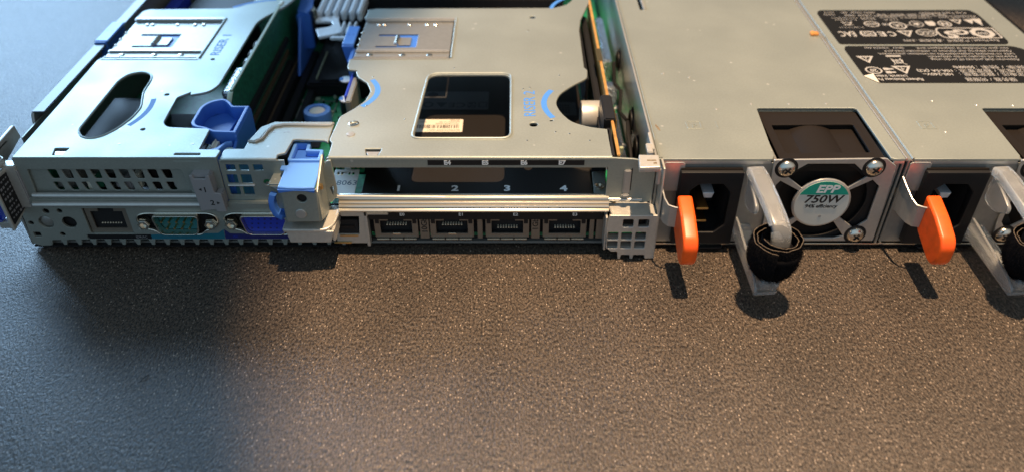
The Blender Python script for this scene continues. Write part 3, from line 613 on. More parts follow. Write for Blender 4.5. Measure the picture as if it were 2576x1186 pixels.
b = MB(); b.lathe((-87.6, 81.5, 5.6), (0,0,1), [(5.9,0),(6.1,.6),(6.1,7.6),(5.9,8.2),(3.9,8.4),(3.7,7.4)], 'blue_lit', seg=40)  # knob lightened in colour in place of light falling on it
kn = b.build('release_knob', mo)
b = MB(); b.lathe((-87.6, 81.5, 12.8), (0,0,1), [(3.6,0),(3.5,.7),(2.6,1.2),(.2,1.3)], 'cream', seg=30); b.build('knob_centre', kn)
b = MB(); b.box(-92.6, -84, 62, 74, 5.7, 6.3, 'label_k', .1); b.plate('z', rect(-81,-73,66,92,.2), 5.7, 5.95, 'pcb_hi', bev=.05); b.plate('z', rect(-92,-83,89,104,.2), 5.7, 6.0, 'steel_d', holes=[rect(-91.6,-83.4,89.4,103.6,.2)], bev=.05); b.build('silkscreen_patch', mo)
b = MB(); b.box(38.2, 45.0, 4, 40, 7.5, 9.0, 'pcb_hi', .1); b.box(45.0,45.4,4,40,7.6,9.1,'amber',.05)
for k in range(5): b.box(39,40.6,25+k*2.2,26.2+k*2.2,9,10,'gold',.1)
b.build('daughter_board', mo)
for a_ in ((38.5, 49, 42, 92, 5.7, 6.3, 'foil', .1), (41, 48.6, 96, 101, 5.7, 18, 'foil', .5), (39.5,43.5,104,150,5.7,9,'silver',.4), (44,48,118,170,5.7,20,'foil',.8)):
    b = MB(); b.box(*a_); b.build('shield', mo)
b = MB(); b.tube([(48.6,22,8),(48,30,14),(48.4,40,17),(47.8,48,21),(48.6,57,22)], .9, 'black'); b.tube([(48.4,60,21),(47,72,18),(48.4,84,22),(47.4,99,18),(48,112,22)], .8, 'black'); b.tube([(47.8,28,9),(48.8,38,15),(48.6,55,20)], .6, 'black'); b.build('cable', mo)

# air shroud with comb, white clip and blue handle ------------------
sh = thing('air_shroud', 'black plastic air shroud with comb teeth at the back between the two risers', 'air shroud', (-85, 150, 5.6))
b = MB(); b.box(-104, 27, 168, 250, 5.8, 31, 'black', 1); b.box(-98, -66, 108, 168, 5.8, 13, 'black', 1); b.box(-66,27,150,168,5.8,24,'black',1); b.build('body', sh)
b = MB()
for k in range(6): b.box(-97.5+4.0*k, -95.0+4.0*k, 146, 176, 27.5, 33, 'silver', .8)
b.build('comb', sh)
b = MB()
b.plate('z', rp([(-97,144.5),(-86.6,147.6),(-85.6,141.5),(-83.2,133),(-83.2,126),(-92,121.6),(-95.4,131.5),(-89,133.6),(-87.6,137),(-89.4,140.2),(-97.2,139.8)], 1.2), 29, 30.5, 'silver', bev=.4)
b.box(-86, -76, 118.5, 121, 30, 31.4, 'silver', .4)
for k in range(3): b.box(-83+2.9*k, -81.8+2.9*k, 126, 139, 26, 31, 'silver', .4)
b.build('clip', sh)
b = MB(); b.plate('z', rp([(-105.6,141.6),(-100.4,139.6),(-99.0,146),(-101,160),(-107.5,160)], .8), 33.5, 35, 'blue', bev=.4); b.plate('x', rp([(121,10),(141,34.6),(160,34.6),(160,8)], 1), -105, -103.6, 'blue', bev=.4)
b.box(-106,-99.2,139.6,141.2,16,34,'blue',.5); b.box(-99.4,-96.4,142,146,28,36,'chrome',1.2)
b.build('handle', sh)
# far background inside the case (partly seen at the top edge)
b = MB(); b.box(-170,-135,150,230,5.8,26,'black',1); b.box(-132,-120,158,190,8,34,'foil',2); b.cyl((-160,146,20),(-146,146,20),6,'pcb_hi'); b.box(-178,-172,134,180,8,30,'blue_d',.8); b.box(-150,-140,136,150,6,20,'fan',.8)
b.build('fan_shroud', sh)
b = MB(); b.box(-6,27,140,152,12,30,'foil',2.5); b.build('heat_sink', sh); b = MB(); b.cyl((-47,160,10),(-47,138,34),.9,'chrome'); b.build('rod', sh)

# ------------------------------------------------------------------ riser cages
def riser_latch(parent, ox, oy=0):
    """sunk latch plate with U slot, blue slider beneath; ox = left edge x"""
    b = MB()
    b.plate('z', rect(ox+.4, ox+41.0, 78.2, 117.8, .3), 39.5, 40.0, 'steel_d', holes=[rp([(ox+8.2,103.9),(ox+25.9,103.9),(ox+25.9,90.2),(ox+8.2,90.2),(ox+8.2,91.8),(ox+17.4,91.8),(ox+17.4,92.6),(ox+23.2,92.6),(ox+23.2,100.4),(ox+17.4,100.4),(ox+17.4,101.8),(ox+8.2,101.8)][::-1], .35)], bev=.15)
    b.box(ox+.2, ox+40.6, 84.6, 86.4, 39.8, 40.9, 'steel_s', .45); b.box(ox+.2, ox+40.6, 79.0, 80.2, 39.8, 40.7, 'steel_s', .4); b.box(ox+.2, ox+42, 116.8, 119, 39.9, 41.5, 'steel_s', .5)
    b.box(ox+.2, ox+42.2, 75.8, 77.0, 40.4, 41.3, 'steel_s', .4); b.tube([(ox+42.2,77.5,41.0),(ox+42.2,118.5,41.0)], .6, 'steel')
    b.tube([(ox+17.0,92.4,40.1),(ox+17.0,100.4,40.1)], 1.1, 'chrome')
    for x in (7, 9.5, 21, 29, 33): b.lathe((ox+x, 113.4, 40.0), (0,0,1), [(.9,0),(.9,.3),(.5,.6)], 'chrome', seg=12)
    for x in (7, 21, 32.5): b.lathe((ox+x, 82.2, 40.0), (0,0,1), [(1.4,0),(1.3,.3),(.6,.6)], 'chrome', seg=12)
    for y in (92, 98, 105): b.lathe((ox+1.6-.01*y, y, 40.0), (0,0,1), [(.7,0),(.6,.3),(.3,.45)], 'chrome', seg=10)
    p = b.build('latch_plate', parent)
    b = MB(); b.box(ox+4, ox+30, 88, 106, 38.2, 39.3, 'blue', .2); b.build('slider', p)
def arc(x0, y0, x1, y1, bulge, wd, n=14):
    a, c = Vector((x0, y0)), Vector((x1, y1)); mdl = (a+c)/2; d = c-a; nn = Vector((-d.y, d.x)).normalized()
    P = [a*(1-t)**2 + (mdl+nn*bulge*2)*2*t*(1-t) + c*t*t for t in [k/n for k in range(n+1)]]
    o, i = [], []
    for k, p in enumerate(P):
        tg = (P[min(k+1,n)] - P[max(k-1,0)]).normalized(); q = Vector((-tg.y, tg.x))*wd/2; o.append(tuple(p+q)); i.append(tuple(p-q))
    return o + i[::-1]

RZ = 41.0
r1 = thing('riser_cage', 'left galvanised riser cage marked RISER 1 with blue thumb lever at its corner', 'riser cage', (-145, 70, 5.6), 'riser cages clipped into the server')
b = MB()
rec = lambda ox: rp([(ox+.0,77.4),(ox+41.6,77.4),(ox+41.6,118.2),(ox+.0,118.2)], .8)
o1 = [(-174.6,-.2),(-103.2,-.2),(-102.8,4.4),(-104,5.2),(-110.6,5.3),(-110.9,18.8),(-111.8,19.6),(-127,20.6),(-129.6,23.6),(-130.8,43.2),(-126.8,47.4),(-126.4,45.2),(-120,47.4),(-117.4,53),(-117.4,116),(-108.6,133),(-106,142),(-106,175),(-124,175),(-124.2,141),(-128,134.6),(-133,130.6),
      (-172.6,129.4),(-174.6,127),(-174.8,119),(-174.0,118.6),(-133.0,118.4),(-132.9,77.2),(-174.0,77.0),(-175.4,76.0),(-174.8,40)]
oval = [(-159.1,18),(-155.8,13.3),(-152,12.2),(-148.6,13.9),(-145.2,19),(-142.6,27),(-142.0,34.9),(-145.6,47.5),(-146.0,58),(-147.6,62.6),(-152,65),(-157,63),(-159.2,57)]
b.plate('z', rp(o1, [.4,.6,.8,.6,.3,.4,.8,2.5,2.5,.8,.3,.5,4,5,5,5,2,0,0,3,5,3,2,2,.3,.3,1,1,.3,.5,0]), RZ-1.0, RZ, 'steel',
        holes=[rp(oval, 2.5, 4), circ(-135.6,45.4,.9,12), circ(-126.6,76.5,.8,12), circ(-135.5,18.9,.8,12), rect(-118.4,-109.4,1.5,2.6,.3), rp([(-162,6),(-157,6),(-158,1.4),(-161,1.4)],.4)], bev=.3)
for x, y in ((-140.4,8.8),(-114.3,8.8)): b.cyl((x,y,RZ),(x,y,RZ+.05),.7,'steel_d',seg=12)
b.tube([(x, y, RZ-.1) for x, y in rp(oval, 2.5, 4)], .45, 'steel', closed=True)
b.plate('z', rp([(-161.6,4.6),(-157.4,4.6),(-158.2,2.2),(-160.8,2.2)],.2), RZ-1.0, RZ-.5, 'steel_s', bev=.1)
b.tube([(-174.4,.7,40.1),(-103.4,.7,40.1)], .9, 'steel', seg=24)
t1 = b.build('top_plate', r1)
riser_latch(r1, -174.8)
for a_ in ((-139.6,42.0,-141.8,21.6,1.9,2.0), (-114.5,141,-133,131.6,-1.8,1.8)):
    b = MB(); b.plate('z', arc(*a_), RZ, RZ+.03, 'print', bev=.01); b.build('finger_mark', t1)
b = MB(); b.text('RISER 1', 'z', (-127.0, 91.0, RZ+.02), 5.6, 'print', rot=90, depth=.03, sx=1.24, bold=.04); b.build('printed_name', t1)
b = MB()
hs = []
for k in range(9): hs.append(rp([(-164.9+5.06*k,35.2),(-161.6+5.06*k,35.2),(-161.4+5.06*k,31.3),(-164.0+5.06*k,31.3)], .7)); hs.append(rp([(-164.6+5.06*k,29.9),(-161.6+5.06*k,29.9),(-161.2+5.06*k,26.3),(-163.6+5.06*k,26.3)], .7))
fr = [(-173.4,24.4),(-112.6,24.4),(-112.6,36.6),(-173.4,36.6)]
b.plate('y', rp([(-174.8,24.4),(-103.2,24.4),(-103.2,40.6),(-174.8,40.6)], .2), -.2, .6, 'steel', holes=[rp([(-171.5,24.9),(-115.0,24.9),(-116.8,36.0),(-171,36.0)], .5), rect(-118.4,-109.4,39.6,40.2,.1)], bev=.2)
b.plate('y', rp([(-172.5,24.5),(-114.0,24.5),(-114.0,36.6),(-172.5,36.6)], .3), 1.0, 1.6, 'steel', holes=hs, bev=.15)
b.build('slot_bracket', r1)
b = MB()                                                                             # things seen through the vents
for k in range(16): b.box(-168+3.5*k, -165.6+3.5*k, 3, 8, 24+random.uniform(0,3), 28+random.uniform(0,7), random.choice(['grey','fan','pcb','cream','cream','steel_d','silver']), .4)
b.box(-172,-112,9,10,22,38,'steel_d',.1)
b.build('card_components', r1)
b = MB()                                                                             # vertical riser board of riser 1
b.plate('x', rp([(43,8),(43,38),(48,40.8),(134,40.8),(138,38),(200,38),(200,8)], .8), -112.2, -110.6, 'pcb', bev=.06); b.box(-112.1,-110.7,48.5,133.6,40.75,41.3,'pcbedge',.2); b.box(-112.2,-110.2,134,139,38.4,41.6,'cream',.4)
b.plate('x', rp([(42.4,8),(42.4,38),(47.6,41)], 0) + [(46.8,40.9),(41.9,38),(41.9,8)], -112.2, -110.2, 'pcbedge', bev=.05)
b.box(-110.5,-107.8,52,128,9,16,'black',.4); b.box(-110.5,-109.6,60,130,18,20.5,'brownslot',.2); b.box(-110.5,-108.8,52,130,24,27,'black',.3)
rb = b.build('riser_board', r1)
b = MB(); b.box(-116.9,-113.0,52,74,34,38.6,'foil',.8)
for y in (80, 88, 97): b.box(-116,-113.4,y,y+4.6,34,38,'silver',.9)
b.box(-117.2,-112.8,76,78.6,34,36,'pcb_hi',.2); b.build('component_row', rb)
b = MB()                                                                             # blue thumb lever
def cup(z): return rp([(-119.6,23.5),(-119.8,36),(-117.5,40.5),(-112.5,42.6),(-109.6,40.4),(-107.2,36.6),(-100.8,36.6),(-100.8,16.4),(-109,17),(-113.2,19.4),(-117.6,20.8)], [2,3,3,3,2,.8,.5,.6,.8,1,2])
def cupi(): return rp([(-118.2,24.5),(-118.3,35.4),(-116.6,39),(-112.4,41),(-110.4,39.3),(-107.4,35.2),(-102.3,35.2),(-102.3,18),(-109,18.4),(-113,20.8),(-116.8,22)], [2,3,3,3,2,.8,.4,.4,.8,1,2])
b.plate('z', cup(0), 34.5, 41.0, 'blue', holes=[cupi()], bev=.4); b.plate('z', rp([(-119,23),(-119,36),(-112.5,42),(-107.6,36),(-106.4,36),(-107.6,17.2),(-113,20)], 1), 33.6, 35.4, 'blue', bev=.3)
b.plate('x', rp([(17,38),(17,12),(3,12),(4.6,33),(10,36)], 1), -101.9, -100.7, 'blue', bev=.4); b.box(-111,-100.9,8,17,24,33.6,'blue',.8); b.plate('x', rp([(37,40),(37,14),(16,10),(16,40)], 1), -101.6, -100.6, 'blue', bev=.3)
b.box(-111.6,-100.8,3.6,9,14,36.4,'blue',.8); b.plate('z', rp([(-110.4,5.4),(-110.4,9),(-107,10.5),(-104.6,15),(-102.4,15.4),(-102.2,14.2),(-104,13.4),(-105.6,8.4),(-107,5.6)], .5), 36.4, 38.4, 'blue_lit', bev=.4)
b.cyl((-105.2,12.0,30),(-105.2,3.2,30),1.2,'blue')
tl = b.build('thumb_lever', r1)
b = MB(); b.box(-109.8,-107.6,10,17.4,34.8,38.4,'cream',1.0); b.build('spring', tl)
b = MB(); b.plate('x', [(18,32),(18,38),(130,38),(130,32)], -181.0, -180.4, 'steel', bev=.1); b.box(-130.0,-118,21,47,27,28,'label_g',.2); b.box(-130,-119,32.6,33.4,28,28.4,'black',.1)
b.box(-168,-147,8,66,27.5,28.2,'slate',.1); b.box(-147,-131,8,66,20,20.6,'slate',.1); b.plate('x', [(25,8),(25,36),(64,36),(64,8)], -146.2, -145.4, 'pcb', bev=.1); b.cyl((-147.5,24,27),(-143.5,24,27),1.8,'cream'); b.lathe((-146,34,26),(0,0,1),[(3,0),(3,4),(2.4,4.6)],'black')
b.build('card_below', r1)
b = MB(); b.plate('x', rp([(92.8,31),(92.8,39.2),(115,39.2),(115,31)], .6), -180.3, -179.2, 'blue', bev=.3); b.plate('z', rect(-182.6,-177.0,92,112,.4), 41.3, 42.3, 'blue_lit', bev=.3); b.plate('y', rect(-182.6,-177.4,36,42,.4), 90.8, 92.2, 'blue', bev=.3); b.plate('x', [(76,35),(76,38),(94,38),(94,31)], -178.6,-178,'blue',bev=.1)
for x in (-181.0,-179.0): b.cyl((x,102.5,42.3),(x,102.5,42.34),.5,'blue',seg=12)
b.build('side_catch', r1)

r2 = thing('riser_cage', 'right galvanised riser cage marked RISER 2 with square window over a black card', 'riser cage', (-15, 70, 5.6), 'riser cages clipped into the server')
b = MB()
o2 = [(-64.3,.2),(35.2,.2),(35.8,19),(28.8,20.5),(22.1,24.3),(18.5,31.3),(16.8,38.5),(18.7,45.9),(23.8,52.6),(30.6,59.4),(31.2,66.5),(30,69),(30.4,105.8),(31.8,117.5),(38,141),(38,175),(29.4,175),(29.4,141),(26,135),(20,131.2),(-65,130.4),(-66,129.4),(-68,129.4),(-68.4,118.8),(-67.9,118.5),(-26.0,118.4),(-26.1,77.2),(-67.9,77.0),(-68.8,76.4),(-68.7,69.7),(-67.8,66.9),(-63.6,66.2),(-64.4,65.0),(-62.9,60.4),(-58.3,55),(-55.9,48),(-57.1,40.3),(-60.2,34.6),(-64.8,28.3),(-65.1,23.5),(-65.9,11.4),(-64.5,9.7)]
win = rp([(-35.6,13),(-1.0,13),(-.9,62.4),(-33.8,62.4)], [3,4,4,5])
b.plate('z', rp(o2, [.4]*2+[1,3,3,3,3,3,3,2,.6,.5]+[1]*30), RZ-1.0, RZ, 'steel', holes=[win, circ(9.6,120.2,1.35,16), circ(8.0,22.4,1.5,16), circ(14.7,25.4,.6,10), circ(-58.7,22.7,1.0,16), rp([(-52,5.6),(-46.2,5.6),(-47,1.2),(-51,1.2)],.4)], bev=.3)
b.tube([(x, y, RZ-.05) for x, y in rp([(-36.3,12.4),(-.4,12.4),(-.2,63.2),(-34.2,63.2)], [3,4,4,5])], .6, 'steel', closed=True)
b.lathe((-58.7,22.6,RZ-.1), (0,0,1), [(2.1,0),(2.0,.4),(1.5,.5),(1.3,-.3)], 'chrome', seg=24); b.lathe((-58.7,15.2,RZ), (0,0,1), [(1.6,0),(1.4,.3),(.3,.4)], 'steel_s', seg=20)
b.plate('z', rp([(-51.7,4.4),(-46.6,4.4),(-47.4,2.0),(-50.6,2.0)],.2), RZ-1.0, RZ-.5, 'steel_s', bev=.1)
for x, y in ((7.4,105.4),(7.2,51),(4.4,49.8),(19.4,61.6),(5.5,11),(28,11),(-56.5,60),(-40,26),(21,15.6),(-56,36.6),(-24,68),(16,17)): b.lathe((x,y,RZ), (0,0,1), [(.4,0),(.35,.12),(.1,.2)], 'chrome', seg=8)
b.tube([(-64.2,.9,40.1),(35.0,.9,40.1)], .95, 'steel', seg=24)
t2 = b.build('top_plate', r2)
riser_latch(r2, -68.0)
for a_ in ((15.6,48.9,15.4,27.2,-3.2,2.2), (-56.6,57.8,-57.6,35.8,4.0,2.2), (27.6,144,18.6,130.4,-1.8,1.8)):
    b = MB(); b.plate('z', arc(*a_), RZ, RZ+.03, 'print', bev=.01); b.build('finger_mark', t2)
b = MB(); b.text('RISER 2', 'z', (7.0, 38.2, RZ+.02), 6.4, 'print', rot=90, depth=.03, sx=1.0, bold=.03); b.build('printed_name', t2)
b = MB()
b.plate('y', rp([(-66.4,23.4),(50.6,21.6),(50.6,38),(43,40.2),(35,40.7),(-65,40.8)], [0,2.5,1,1,0,1]), .0, .8, 'steel', holes=[rect(-64.4,33.8,24.6,36.6)], bev=.2)
b.tube([(-65,-.1,24.4),(47,-.1,22.9)], .55, 'steel_s')
b.box(39.6, 42.2, -.9, .1, 25.8, 36, 'steel_s', .4); b.box(39.4,42,-1.6,-.2,24.6,26,'steel_s',.4); b.box(42.3,42.6,-.3,.05,27,36.4,'dark',.05)
fb = b.build('slot_bracket', r2)
b = MB(); b.plate('y', rect(-29.6,25.4,37.7,39.8,.1), -.12, -.02, 'black', bev=.03)
for s, x in (('E4',-22.7),('E5',-9.4),('E6',4.2),('E7',17.5)): b.text(s, 'y', (x, -.16, 38.7), 2.35, 'white_b', depth=.02, bold=.12)
b.build('port_label', fb)
b = MB(); b.box(36.9, 38.0, 1.2, 141, 20, 41.2, 'amber', .25); b.box(36.1,38.3,74,86,41.0,41.4,'gold',.1); b.box(34.6,36.2,1,20,34,41,'black',.3); b.box(30.8,32.0,66,141,20,37,'black',.3); b.box(33.6,36.3,22,138,14,34,'black',.5)
b.box(34.4,38.8,25,44,32,41.8,'black',.5)
for k in range(4): b.box(38,39.6,27+k*2.4,28.4+k*2.4,36,40,'gold',.2)
b.build('riser_board', r2)
b = MB(); b.plate('z', rect(-75.6,-70.2,96,115.4,.6), 37.8, 38.8, 'blue_lit', bev=.4); b.plate('y', rp([(-75.6,38.4),(-70.2,38.4),(-70.8,26),(-73.4,27)], .6), 94.6, 96.2, 'blue', bev=.4); b.box(-71.4,-69.0,83,96,26,37,'blue',.6)
for x in (-73.9,-72.0): b.cyl((x,106,38.8),(x,106,38.84),.5,'blue',seg=12)
b.build('side_catch', r2)
b = MB(); b.box(-66,-63.8,45,66,14,38,'steel_d',.4); b.box(-67.2,-66,50,70,10,38,'blue_d',.4); b.build('guide', r2)

# expansion card inside riser 2
xc = thing('expansion_card', 'black low-profile card seen in the slot and window of the RISER 2 cage', 'expansion card', (-10, 60, 20))
b = MB(); b.plate('z', rp([(-56,5),(30,5),(30,128),(-50,128),(-50,24),(-56,22)], .5), 19.6, 21.0, 'card', bev=.2)
b.build('body', xc)
lab = None
for s_, x in (('1',-42.4),('2',-21.3),('3',-1.8),('4',19.3)):
    b = MB(); b.text(s_, 'z', (x, 9.6, 21.03), 4.9, 'white_b', depth=.02, sx=1.12, bold=.16); b.build('numeral', xc)
b = MB(); b.plate('z', rp([(-67.8,4.4),(-58.0,4.4),(-58.4,21),(-67.8,21)], .4), 21.6, 22.0, 'pale', holes=[rect(-66.6,-65.8,17.4,19.4,.2), rect(-65.1,-64.3,17.4,19.4,.2), rect(-62.4,-61.6,17.4,19.4,.2), rect(-60.9,-60.1,17.4,19.4,.2), rect(-64.0,-62.7,18.4,19.0,.2)], bev=.12)
b.text('8063', 'z', (-61.9, 11.8, 22.02), 4.2, 'ink', depth=.02, sx=.95)
bk = b.build('end_plate', xc)
b = MB(); b.box(-68, -63.6, 21.2, 26, 20.4, 21.4, 'pcb_hi', .1); b.box(-62,-57,21.2,26,20.4,21.4,'pcb_hi',.1); b.box(-64.4,-62.0,21.4,23,21.2,22.6,'silver',.2); b.box(-70,-50,26.4,27,16,36,'dark',.1)
for k in range(6): b.box(-67.4+1.9*k,-66.4+1.9*k,22.4,23.4,21.4,22.2,'gold',.1)
b.build('circuit_board', xc)
b = MB(); b.plate('z', rp([(30.2,4.4),(34.6,4.4),(35.6,19.8),(30.6,19.8)], .8), 21.4, 22.0, 'steel', holes=[circ(32.5,9.3,1.3,16)], bev=.15); b.lathe((32.5,9.3,22.0),(0,0,1),[(1.9,0),(1.8,.5),(1.4,.6),(1.3,-.6)],'chrome',seg=20); b.box(30.4,35.4,20,21,20,30,'dark',.1); b.build('mounting_tab', xc)
b = MB(); b.plate('z', rect(-46,-10.3,69,85,.6), 21.0, 21.08, 'label_g', bev=.02); q = b.build('sticker', xc); q['label'] = 'grey sticker with certification marks seen through the window'
lab = MB()
def mk(s, x, y, size, m='inkk', rot=180, z=21.1, **k): lab.text(s, 'z', (x, y, z), size, m, rot=rot, depth=.01, **k)
mk('CE', -23.9, 73, 5.6, sx=1.15, bold=.1); mk('UK', -17.6, 74.6, 2.8, bold=.12); mk('CA', -17.6, 71.6, 2.8, bold=.12); lab.plate('z', rect(-14.6,-10.8,71,75.4,.1), 21.08, 21.11, 'inkk', holes=[rect(-14.1,-11.3,71.5,74.9,.1)], bev=.004)
lab.plate('z', [(-33.2,75.2),(-28.2,75.2),(-30.7,70.8)], 21.08, 21.11, 'inkk', bev=.004); lab.plate('z', circ(-36.5,73.3,2.4), 21.08, 21.11, 'inkk', holes=[circ(-36.5,73.3,1.5)], bev=.004); lab.plate('z', circ(-35.1,82,2.4), 21.08, 21.11, 'black', bev=.004)
lab.build('printed_text', q)
b = MB(); b.plate('z', rect(-46,-20.6,50.3,60.6,.6), 21.0, 21.08, 'label_w', bev=.02); q = b.build('sticker', xc); q['label'] = 'white barcode sticker seen through the window'
lab = MB(); x = -41
while x < -22:
    wd = random.choice([.15,.2,.35,.45]); lab.plate('z', rect(x, x+wd, 53.2, 56.0), 21.08, 21.11, 'inkk', bev=.004); x += wd + random.choice([.2,.3,.45])
mk('BCM957416M4160C1', -21.6, 51.7, 1.6, align='LEFT', sx=.95); mk('7957416M4163002', -22, 57.0, 1.3, align='LEFT'); mk('2643004115 -06', -22, 58.4, 1.3, align='LEFT'); mk('DEV000', -22, 59.7, 1.2, align='LEFT'); mk('MAC A', -36, 58.4, 1.3, align='LEFT')
lab.build('printed_text', q)
b = MB(); b.lathe((27.5,46.5,30.5), (1,0,0), [(6.0,0),(6.4,.3),(6.4,7.6),(6.0,8.2)], 'cast', seg=40); b.build('canister', xc)
b = MB(); b.box(30,36,24,68,8,20,'black',.1); b.plate('z', rect(17.5,27.7,64,75.5,.3), 21.0, 21.06, 'label_g', bev=.02); lab = b
for k in range(5):
    for j in range(4): b.plate('z', rect(19.2+1.2*k,20.1+1.2*k,66+2*j,67.2+2*j), 21.06, 21.09, 'inkk', bev=.004)
b.build('socket', xc)

# ------------------------------------------------------------------ power supplies
def power_supply():
    p = thing('power_supply', 'left power supply, socket beside the perforated bracket, marked EPP 750W', 'power supply', (94, 0, 2.4), 'power supplies side by side in the server')
    b = MB()
    fc = rp([(52.2,3.0),(136.6,3.0),(136.6,38.0),(91.2,38.0),(52.6,38.0)], .4)
    ox = (112.3, 21.6)
    fan_o = rp([(104.4,38.6),(120.6,38.6),(127.2,31.4),(131.0,30.6),(131.6,14.4),(126.8,10.8),(121.6,5.2),(103.8,5.2),(98.4,10.6),(94.4,14.4),(94.2,30.6),(98.8,32.6)], .8)
    b.plate('y', fc, .9, 1.5, 'steel_d', holes=[rect(60.2,81.4,4.6,36.0,.4), rect(53.6,58.8,27.0,32.2,.3), rect(94.0,132.6,5.0,37.9,1)], bev=.12)
    b.box(52.4,93.6,1.5,120,3,3.6,'steel_d',.1); b.box(52.4,93.6,2,120,38,38.6,'steel_d',.1); b.box(136,136.8,1.5,120,3,38.5,'steel_d',.1)
    b.box(53,136,100,101,3.2,38.4,'dark',.1); b.box(93.2,94.0,1.6,100,3.2,38,'dark',.1); b.box(94,133,40,41,3.2,38.6,'steel_d',.1); b.box(93.8,135.6,36.6,100,38,38.8,'steel',.2)
    b.box(58.6,59.4,1.6,22,3.2,38,'dark',.05)
    b.plate('y', rp([(53.4,26.6),(61.0,26.6),(61.0,38.0),(60.2,38.7),(54.2,38.7),(53.4,38.0)], .3), .1, .7, 'steel_s', bev=.12)
    b.build('case', p)
    b = MB()                                                                         # fan guard stamped from sheet
    g0 = rp([(91.6,40.0),(131.0,40.6),(132.4,39.4),(135.2,37.4),(136.0,4.2),(94,4.0),(93,12),(92.2,30)], .8)
    arms = []
    cx, cz = ox
    def seg(a0, a1, corner): return a0
    # four openings between the struts
    R1 = 10.6
    def opening(k):
        lims = {0: [(97.2,33.4),(103.8,38.4),(120.2,38.4),(126.2,33.2)], 1: [(128.4,31.6),(131.4,28.8),(131.2,13.8),(127.2,10.0)], 2: [(124.0,6.6),(120.6,5.4),(103.6,5.4),(99.8,7.2)], 3: [(97.0,9.6),(94.6,13.0),(94.4,29.4),(95.6,31.2)]}[k]
        a_first = math.atan2(lims[-1][1]-cz, lims[-1][0]-cx); a_last = math.atan2(lims[0][1]-cz, lims[0][0]-cx)
        while a_last < a_first: a_last += 2*math.pi
        if k == 3: pass
        inner = [(cx+R1*math.cos(a_first+(a_last-a_first)*t/8), cz+R1*math.sin(a_first+(a_last-a_first)*t/8)) for t in range(9)]
        return lims + inner
    b.plate('y', g0, -.3, .5, 'steel_s', holes=[opening(k) for k in range(4)], bev=.2)
    gd = b.build('fan_guard', p)
    for (x, z) in ((96.6,36.6),(127.4,36.8),(128.4,7.2),(97.4,7.2)):
        b = MB()
        head = [(3.15,-.1),(3.1,.5),(2.75,1.15),(2.0,1.65),(1.0,1.9),(.15,1.95)]
        b.lathe((x,-.3,z), (0,-1,0), head, 'chrome', seg=28)
        for a in (20, 110):
            b.box(-1.45,1.45,-.32,.32,-.5,.5,'dark',.1, mx=Matrix.Translation((x,-2.0,z)) @ Matrix.Rotation(math.radians(a+15),4,'Y') @ Matrix.Rotation(math.radians(90),4,'X'))
        b.build('screw', gd)
        b = MB(); b.lathe((x,-.25,z), (0,-1,0), [(4.1,-.2),(4.1,.05),(3.9,.08)], 'black', seg=28); b.build('washer', gd)
    b = MB(); b.lathe((cx,-.3,cz), (0,-1,0), [(10.4,-.1),(10.4,.25),(10.0,.45)], 'steel_s', seg=56); b.lathe((cx,-.72,cz), (0,-1,0), [(9.75,0),(9.75,.1)], 'badge', seg=56)
    bd = b.build('badge', p)
    b = MB()
    h = 4.0; R9 = 9.7; a0 = math.asin(h/R9)
    b.plate('y', [(cx+R9*math.cos(a0+(math.pi-2*a0)*k/24), cz+R9*math.sin(a0+(math.pi-2*a0)*k/24)) for k in range(25)], -.9, -.83, 'green', bev=.01)
    b.build('green_field', bd)
    b = MB()
    b.text('EPP', 'y', (cx+.6,-.93,cz+6.3), 4.5, 'white_b', depth=.02, shear=.2, bold=.14, sx=1.15); b.text('750W', 'y', (cx,-.88,cz+1.9), 4.7, 'inkk', depth=.02, shear=.2, bold=.10, sx=1.14)
    b.text('94% efficiency', 'y', (cx,-.88,cz-1.1), 2.1, 'inkk', depth=.02, shear=.15, bold=.05, sx=.98); b.plate('y', circ(cx+.6,cz-5.6,.6,14), -.9, -.83, 'white', bev=.01)
    b.build('lettering', bd)
    b = MB()                                                                         # fan body, seen from above through the notch
    b.plate('y', rect(94.4,132.4,4,38.4,1.5), 1.2, 3.4, 'black', holes=[circ(cx,cz,16.6,40)], bev=.2)
    b.plate('y', rect(94.4,132.4,4,38.4,1.5), 27, 34, 'fan', holes=[circ(cx,cz,16.6,40)], bev=.2)
    b.lathe((cx,3.3,cz), (0,1,0), [(16.7,0),(16.6,2),(16.6,22),(16.7,24)], 'fan', seg=48)
    b.plate('z', rect(94.6,132.2,1.6,36,1.2), 37.6, 38.6, 'fan', holes=[rp([(97.8,6.4),(128.2,7),(128.4,26.6),(97.6,26.2)], .8)], bev=.2)
    b.box(94.6,132.2,1.4,6.4,34,38,'fan',.3); b.box(97,129,6.2,27,35.2,36.3,'fan',.1)
    fh = b.build('fan_housing', p)
    b = MB()
    b.lathe((cx,7,cz), (0,-1,0), [(8,-14),(8.6,-1),(8.2,0),(.2,.2)], 'black', seg=36)
    for k in range(7):
        a = 2*math.pi*k/7
        vs = []
        for i in range(7):
            r = 8.2 + 8*i/6; tw = .05*i
            for (dy, da) in ((5.5, -.42), (9.5, -.1), (14.5, .34)):
                vs.append((cx + r*math.cos(a+da+tw), dy, cz + r*math.sin(a+da+tw)))
        fs = [(3*i+j, 3*i+j+1, 3*i+j+4, 3*i+j+3) for i in range(6) for j in range(2)]
        b.tris(vs, fs, 'gloss')
    b.build('fan_rotor', fh)
    b = MB()                                                                         # mains inlet
    b.plate('y', rp([(59.4,4.2),(81.8,4.2),(81.8,36.0),(59.4,36.0)], .6), -2.2, 1.2, 'black', holes=[rp([(63.6,28.2),(66.6,31.0),(75.0,31.0),(78.0,27.6),(78.0,13.0),(74.6,9.6),(66.8,9.6),(63.6,12.6)], .5)], bev=.35)
